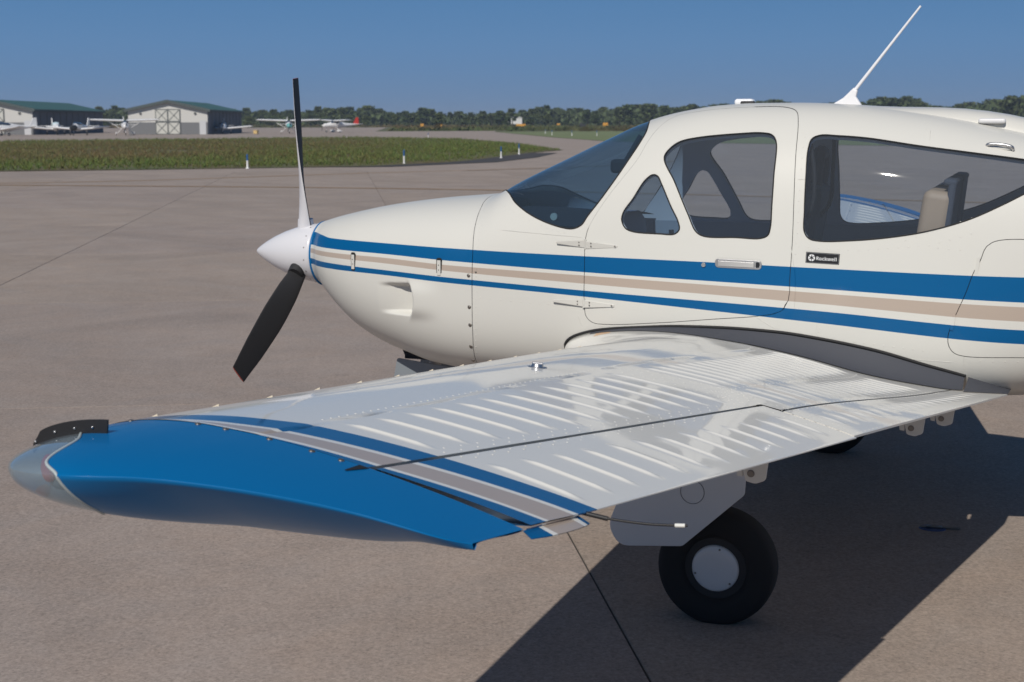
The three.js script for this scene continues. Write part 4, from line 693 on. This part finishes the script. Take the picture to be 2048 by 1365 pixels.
function parked(label, px, dist, turn, o) {
  const [x, z] = bearing(px, dist), g = thing('parked_aircraft', label, 'aircraft', [x, 0, z], turn, 'aircraft parked on the far apron');
  const hi = o.high, cy = hi ? 1.25 : 1.05, body = o.body || aero.white;
  part(g, 'fuselage', loft([[-2.2, cy, .04, .04], [-2.1, cy, .32, .34], [-1.2, cy + .05, .42, .48], [-.7, cy + .12, .52, .55], [.0, cy + .18, .66, .58], [1.2, cy + .14, .58, .54], [2.6, cy + .12, .33, .3], [4.6, cy + .22, .13, .1], [5.3, cy + .25, .04, .04]]), body);
  part(g, 'cowling', loft([[-2.24, cy, .1, .1], [-2.18, cy, .34, .36], [-1.6, cy + .02, .40, .44], [-1.18, cy + .05, .435, .495]]), o.nose || body);
  part(g, 'cabin_glass', loft([[-.95, cy + .38, .05, .3], [-.55, cy + .50, .22, .50], [-.1, cy + .56, .31, .55], [.9, cy + .50, .28, .54], [1.7, cy + .40, .06, .3]]), o.cabin || aero.glass);
  const wy = hi ? cy + .86 : cy - .22, dih = hi ? .03 : .09, half = o.half || 5.4;
  for (const s of [1, -1]) part(g, 'wing', sheet(span(0, 1, 10), span(0, Math.PI * 2, 16), (t, a) => { const c = lerp(1.55, hi ? 1.2 : 1.15, t * t), zz = s * (.25 + t * half), r = Math.pow(1 - Math.pow(t, 14), .5); return [-.35 + .25 * t + (c / 2) * (1 - Math.cos(a)), wy + dih * Math.abs(zz) + .13 * c * Math.sin(a) * (.35 + .65 * Math.abs(Math.cos(a / 2))) * r, zz]; }), o.wing || body);
  if (hi) for (const s of [1, -1]) part(g, 'wing_strut', bar([-.05, cy - .35, s * .5], [.2, wy + .05, s * 2.6], .045, .035), body);
  part(g, 'tail_fin', plate([[4.1, cy + .3], [4.7, cy + 1.45], [5.25, cy + 1.5], [5.3, cy + .2]], .09, 0, .03), o.fin || body);
  part(g, 'tailplane', merge([1, -1].map((s) => plate([[4.4, 0], [5.2, 0], [5.2, s * 1.65], [4.65, s * 1.65]], .06, 0, .02).rotateX(Math.PI / 2).translate(0, cy + .28, 0))), body);
  part(g, 'propeller', merge([plate(rounded([[-.06, -.95], [.06, -.95], [.07, 0], [.06, .95], [-.06, .95], [-.07, 0]], .03), .03).rotateY(Math.PI / 2).rotateX(o.prop ?? .3).translate(-2.32, cy, 0)]), aero.dark);
  part(g, 'spinner', new THREE.ConeGeometry(.16, .34, 14).rotateZ(Math.PI / 2).translate(-2.42, cy, 0), o.nose || body);
  const wh = (xx, zz, r) => { const w = part(g, 'wheel', new THREE.TorusGeometry(r * .68, r * .34, 8, 18).translate(xx, r, zz), aero.tyre); part(w, 'hub', new THREE.CylinderGeometry(r * .45, r * .45, .1, 12).rotateX(Math.PI / 2).translate(xx, r, zz), body); };
  wh(-1.55, 0, .2); part(g, 'nose_leg', bar([-1.45, cy - .3, 0], [-1.55, .22, 0], .04), body);
  for (const s of [1, -1]) { wh(.55, s * 1.25, .22); part(g, 'main_leg', bar([.4, hi ? cy - .35 : wy + .1, s * (hi ? .45 : 1.25)], [.55, .22, s * 1.2], .05), body); if (o.pants) part(g, 'wheel_fairing', loft([[-.1, .27, .02, .02], [.15, .28, .2, .13], [.6, .27, .2, .13], [1.1, .25, .03, .03]]).translate(0, 0, s * 1.25), o.pants); }
  return g;
}
// facing: turn so that the local -x axis points at the camera
const face = (px, off) => { const [x, z] = bearing(px, 200); return Math.atan2(-(z - 7.16), x - 3.87) + off; };
parked('low-wing aircraft cut off by the left edge, dark stripe on its side', 2, 215, face(2, -1.15), { body: aero.white, nose: aero.navy });
parked('white low-wing aircraft in front of the dark hangar wall, wings spread wide', 112, 226, face(112, .12), { half: 5.3, cabin: std([.55, .68, .72], .3) });
parked('low-wing aircraft with black nose right of the wide white one', 154, 222, face(154, -.35), { nose: aero.dark, half: 4.6 });
parked('white high-wing aircraft between the two hangars', 250, 219, face(252, .04), { high: true, pants: aero.white, half: 4.9 });
parked('white low-wing aircraft facing us before the pale hangar', 446, 238, face(446, -.03), { half: 4.6, nose: aero.white });
parked('high-wing aircraft with teal cowling partly hidden behind the upper propeller blade', 578, 246, face(578, .05), { high: true, nose: aero.teal, half: 5.3, pants: aero.white });
parked('high-wing aircraft with bright red tail fin', 668, 268, face(668, -1.05), { high: true, fin: aero.red, half: 4.6, pants: aero.white });
// taxiway edge markers: white posts with blue heads
const mPost = std([.78, .78, .78], .5), mPostBlue = std([.015, .10, .30], .45);
function marker(label, px, dist, h) { const [x, z] = bearing(px, dist), g = thing('edge_marker', label, 'marker post', [x, .01, z], 0, 'edge markers by the taxiway'); part(g, 'post', new THREE.CylinderGeometry(.038, .045, h * .58, 14).translate(0, h * .29, 0), mPost); part(g, 'reflector_head', merge([new THREE.CylinderGeometry(.040, .040, h * .40, 14).translate(0, h * .78, 0), new THREE.SphereGeometry(.040, 12, 6, 0, 7, 0, 1.57).translate(0, h * .98, 0)]), mPostBlue); part(g, 'base', new THREE.CylinderGeometry(.07, .08, .03, 16).translate(0, .012, 0), mPost); }
marker('blue-topped white post left of the upper propeller blade', 493, 63, .58); marker('blue-topped white post between the propeller and the cowling, at the grass edge', 808, 69.5, .62); marker('left one of the two close blue-topped posts ahead of the windshield', 1003, 80, .60); marker('right one of the two close blue-topped posts ahead of the windshield', 1039, 89, .62);
marker('tiny far post standing alone beyond the brown grass', 857, 176, .6); [[1092, 240, 'leftmost'], [1105, 215, 'second from the left'], [1145, 203, 'third from the left'], [1195, 203, 'rightmost']].forEach(([p, d, w]) => marker(`${w} of the four tiny far posts on the mown grass`, p, d, .75));
// orange taxiway signs and a dark machine in the far field
const mSign = std([.62, .30, .03], .6), mSignLeg = std([.1, .1, .1], .7);
function sign(label, px, dist, w, h) { const [x, z] = bearing(px, dist), g = thing('taxiway_sign', label, 'sign', [x, 0, z], face(px, 0) + Math.PI / 2, 'orange signs in the far field'); part(g, 'panel', rbox(w, h, .25, 0, .35 + h / 2, 0, .06), mSign); for (const s of [-1, 1]) part(g, 'leg', box(.1, .5, .1, s * w * .35, .2, 0), mSignLeg); }
sign('smallest orange sign, furthest left in the far field', 845, 470, 1.1, .9); sign('orange sign in the far field right of the smallest one', 880, 430, 2.0, 1.1); sign('widest orange sign in the far field, between trees and taxiway', 1043, 400, 2.6, .95); sign('faint orange sign left of the black machine', 1118, 520, 1.2, .9); sign('orange sign right of the black machine near the windshield top', 1212, 480, 1.7, 1.2);
{ const [x, z] = bearing(1167, 400), g = thing('field_machine', 'black machine with an orange patch standing in the far field', 'machine', [x, 0, z], face(1167, 0) + Math.PI / 2); part(g, 'body', merge([rbox(1.7, .9, 1.0, .1, .75, 0, .1), rbox(.7, .5, .9, .5, 1.35, 0, .1)]), aero.dark); part(g, 'panel', box(.5, .5, .06, -.4, .8, .54), mSign); for (const s of [-1, 1]) part(g, 'wheel', new THREE.TorusGeometry(.24, .1, 8, 16).translate(s * .55, .34, .5), aero.tyre); }
{ const [x, z] = bearing(1034, 560), g = thing('farm_building', 'small white building under the far trees', 'building', [x, 0, z], face(1034, 0) + Math.PI / 2); part(g, 'wall', box(4.2, 2.4, 4, 0, 2.2, 0), std([.7, .7, .7], .7)); part(g, 'roof', plate([[-2.4, 3.4], [2.4, 3.4], [0, 4.3]], 4.4), std([.62, .62, .64], .6)); part(g, 'annex', box(1.6, 1.6, 3, 3.6, 2.4, 0), std([.7, .7, .7], .7)); }
// a yellow cone-like chock box on the far apron
{ const [x, z] = bearing(512, 236), g = thing('chock_box', 'small yellow box on the far apron right of the pale hangar', 'box', [x, -.01, z]); part(g, 'body', rbox(.7, .55, .6, 0, .28, 0, .1), std([.62, .45, .2], .7)); part(g, 'lid', rbox(.76, .1, .66, 0, .58, 0, .04), std([.55, .4, .18], .7)); }
// trees along the field edge
const mBark = std([.06, .05, .04], .95);
function treeParts(k) {
  const H = 10, crownG = [], cols = [], nC = 10 + (k % 3) * 3, blobs = [];
  for (let i = 0; i < nC; i++) { const a = rnd() * 6.28, t = Math.pow(rnd(), .8), h = lerp(.32, .9, t) * H, r = (1 - Math.pow(Math.abs(t - .35) / .75, 2)) * rr(.9, 2.6); blobs.push([Math.cos(a) * r, h, Math.sin(a) * r, rr(1.0, 1.9) * (k === 3 ? .8 : 1)]); }
  blobs.push([0, H * .86, 0, 1.4], [0, H * .55, 0, 2.2]);
  const pos = [], nor = [], col = [];
  for (const [bx, by, bz, br] of blobs) for (let i = 0; i < 90; i++) {
    const d = V(rr(-1, 1), rr(-1, 1), rr(-1, 1)); if (d.length() > 1) d.normalize(); const q = d.clone().multiplyScalar(br * Math.pow(rnd(), .3)), s = rr(.25, .55), u = V(rr(-1, 1), rr(-1, 1), rr(-1, 1)).normalize(), v = V(rr(-1, 1), rr(-1, 1), rr(-1, 1)).cross(u).normalize(), n = u.clone().cross(v), g = rr(.55, 1.45), c = [.082 * g, .106 * g * rr(.9, 1.1), .040 * g];
    for (const [a, b] of [[-1, -.5], [1, -.5], [0, 1]]) { pos.push(bx + q.x + (u.x * a + v.x * b) * s, by + q.y * .8 + (u.y * a + v.y * b) * s, bz + q.z + (u.z * a + v.z * b) * s); nor.push(n.x, n.y, n.z); col.push(...c); }
  }
  const g = new THREE.BufferGeometry(); g.setAttribute('position', new THREE.Float32BufferAttribute(pos, 3)); g.setAttribute('normal', new THREE.Float32BufferAttribute(nor, 3)); g.setAttribute('color', new THREE.Float32BufferAttribute(col, 3));
  const tr = [bar([0, 0, 0], [rr(-.2, .2), H * .55, rr(-.2, .2)], .24, .12, 8), bar([0, H * .55, 0], [rr(-.3, .3), H * .9, rr(-.3, .3)], .12, .03, 6)]; for (let i = 0; i < 5; i++) { const a = rnd() * 6.28, h = rr(.28, .6) * H; tr.push(bar([0, h, 0], [Math.cos(a) * 2, h + rr(.8, 2), Math.sin(a) * 2], .08, .03, 5)); }
  return { crown: g, trunk: merge(tr) };
}
const mLeaf = [[1, 1, 1], [1.25, 1.2, .9], [.8, .9, .9]].map((c) => std(c.map((v) => Math.min(1, v)), 1, { vertexColors: true }));
const kinds = [0, 1, 2, 3].map(treeParts);
const skyline = pchip([[-100, 212], [215, 210], [240, 207], [262, 213], [480, 213], [520, 212], [600, 214], [650, 207], [740, 209], [800, 215], [860, 212], [890, 217], [1000, 216], [1060, 210], [1090, 207], [1200, 213], [1222, 208], [1283, 203], [1340, 207], [1430, 203], [1480, 206], [1545, 199], [1640, 205], [1690, 201], [1750, 195], [1790, 186], [1825, 188], [1852, 200], [1900, 205], [1960, 200], [1990, 195], [2030, 190], [2150, 192]]);
function tree(px, dist, top, label, group) {
  const [x, z] = bearing(px, dist), h = (243 - top) * dist / 2877 + 2, k = (rnd() * 4) | 0, s = h / 10.4;
  const g = thing('tree', label, 'tree', [x, -.05, z], rnd() * 6.28, group); g.scale.set(s * rr(1.0, 1.7), s * rr(.94, 1.02), s * rr(1.0, 1.7));
  part(g, 'trunk', kinds[k].trunk, mBark); part(g, 'crown', kinds[k].crown, mLeaf[(rnd() * 3) | 0]); return g;
}
for (let px = -70; px < 2130; px += rr(12, 24)) tree(px, rr(520, 640), skyline(px) + rr(-1, 9), 'dark green tree in the long tree line along the horizon', 'trees of the far tree line');
for (let px = -60; px < 2120; px += rr(26, 60)) tree(px, rr(430, 500), rr(224, 236), 'low bushy tree standing in front of the far tree line', 'bushy trees before the far tree line');
{ // undergrowth that fills the wood behind the trunks
  const N = 16000, tri = new THREE.BufferGeometry(); tri.setAttribute('position', new THREE.Float32BufferAttribute([-1, -.5, 0, 1, -.5, 0, 0, 1, 0, -.5, -.7, .6, .6, -.6, -.6, .1, .9, .3], 3)); tri.computeVertexNormals();
  const m = new THREE.InstancedMesh(tri, std([1, 1, 1], 1), N), o = new THREE.Object3D(), c = new THREE.Color();
  for (let i = 0; i < N; i++) { const px = rr(-150, 2200), d = rr(560, 700), [x, z] = bearing(px, d); o.position.set(x, rr(0, 1) * ((243 - skyline(px)) * d / 2877 - 1.2), z); o.rotation.set(rr(-1, 1), rnd() * 6.3, rr(-1, 1)); o.scale.setScalar(rr(.8, 1.7)); o.updateMatrix(); m.setMatrixAt(i, o.matrix); const g = rr(.5, 1.3); c.setRGB(.075 * g, .102 * g, .042 * g); m.setColorAt(i, c); }
  m.name = 'woodland_undergrowth'; m.userData = { kind: 'stuff', label: 'dark undergrowth of the wood on the horizon', category: 'undergrowth' }; m.castShadow = m.receiveShadow = true; scene.add(m);
}
{ // rough growth across the far field
  const N = 9000, tri = new THREE.BufferGeometry(); tri.setAttribute('position', new THREE.Float32BufferAttribute([-.9, 0, 0, .9, 0, 0, 0, 1, .2, -.2, 0, -.8, .3, 0, .8, 0, .9, 0], 3)); tri.computeVertexNormals();
  const m = new THREE.InstancedMesh(tri, std([1, 1, 1], 1), N), o = new THREE.Object3D(), c = new THREE.Color();
  let i = 0; const apr = sdf(apronPts); while (i < N) { const px = rr(-100, 2150), d = 300 + 240 * Math.pow(rnd(), .8), [x, z] = bearing(px, d); if (apr(x, z) > -3 || (px < 700 && d < 300)) { continue; } o.position.set(x, 0, z); o.rotation.set(0, rnd() * 6.3, 0); const s = rr(.4, 1.1); o.scale.set(s * 1.5, s * rr(.5, 1.1), s * 1.5); o.updateMatrix(); m.setMatrixAt(i, o.matrix); const b = clamp(.5 + noise(x * .02, z * .02, 3) * 1.4, 0, 1), g = rr(.7, 1.3); c.setRGB(lerp(.055, .12, b) * g, lerp(.075, .088, b) * g, lerp(.026, .04, b) * g); m.setColorAt(i, c); i++; }
  m.name = 'field_growth'; m.userData = { kind: 'stuff', label: 'rough brown and green growth on the far field', category: 'field growth' }; m.castShadow = m.receiveShadow = true; scene.add(m);
}
// tie-down ring set in the apron under the fuselage
{
  const g = thing('tie_down_ring', 'small blue-painted tie-down ring plate set in the concrete, in the shadow', 'tie-down ring', [3.43, 0, -.054]);
  part(g, 'plate', new THREE.CylinderGeometry(.062, .066, .006, 28).scale(1, 1, .8).translate(0, .0035, 0), std([.03, .06, .16], .5));
  part(g, 'ring', new THREE.TorusGeometry(.032, .006, 8, 24).rotateX(1.35).translate(.01, .012, 0), mScrew); part(g, 'bar', bar([-.06, .009, .01], [.13, .009, -.02], .006), mScrew);
}
scene.fog = new THREE.FogExp2(new THREE.Color(.62, .74, .92), .00026);
renderer.render(scene, camera);
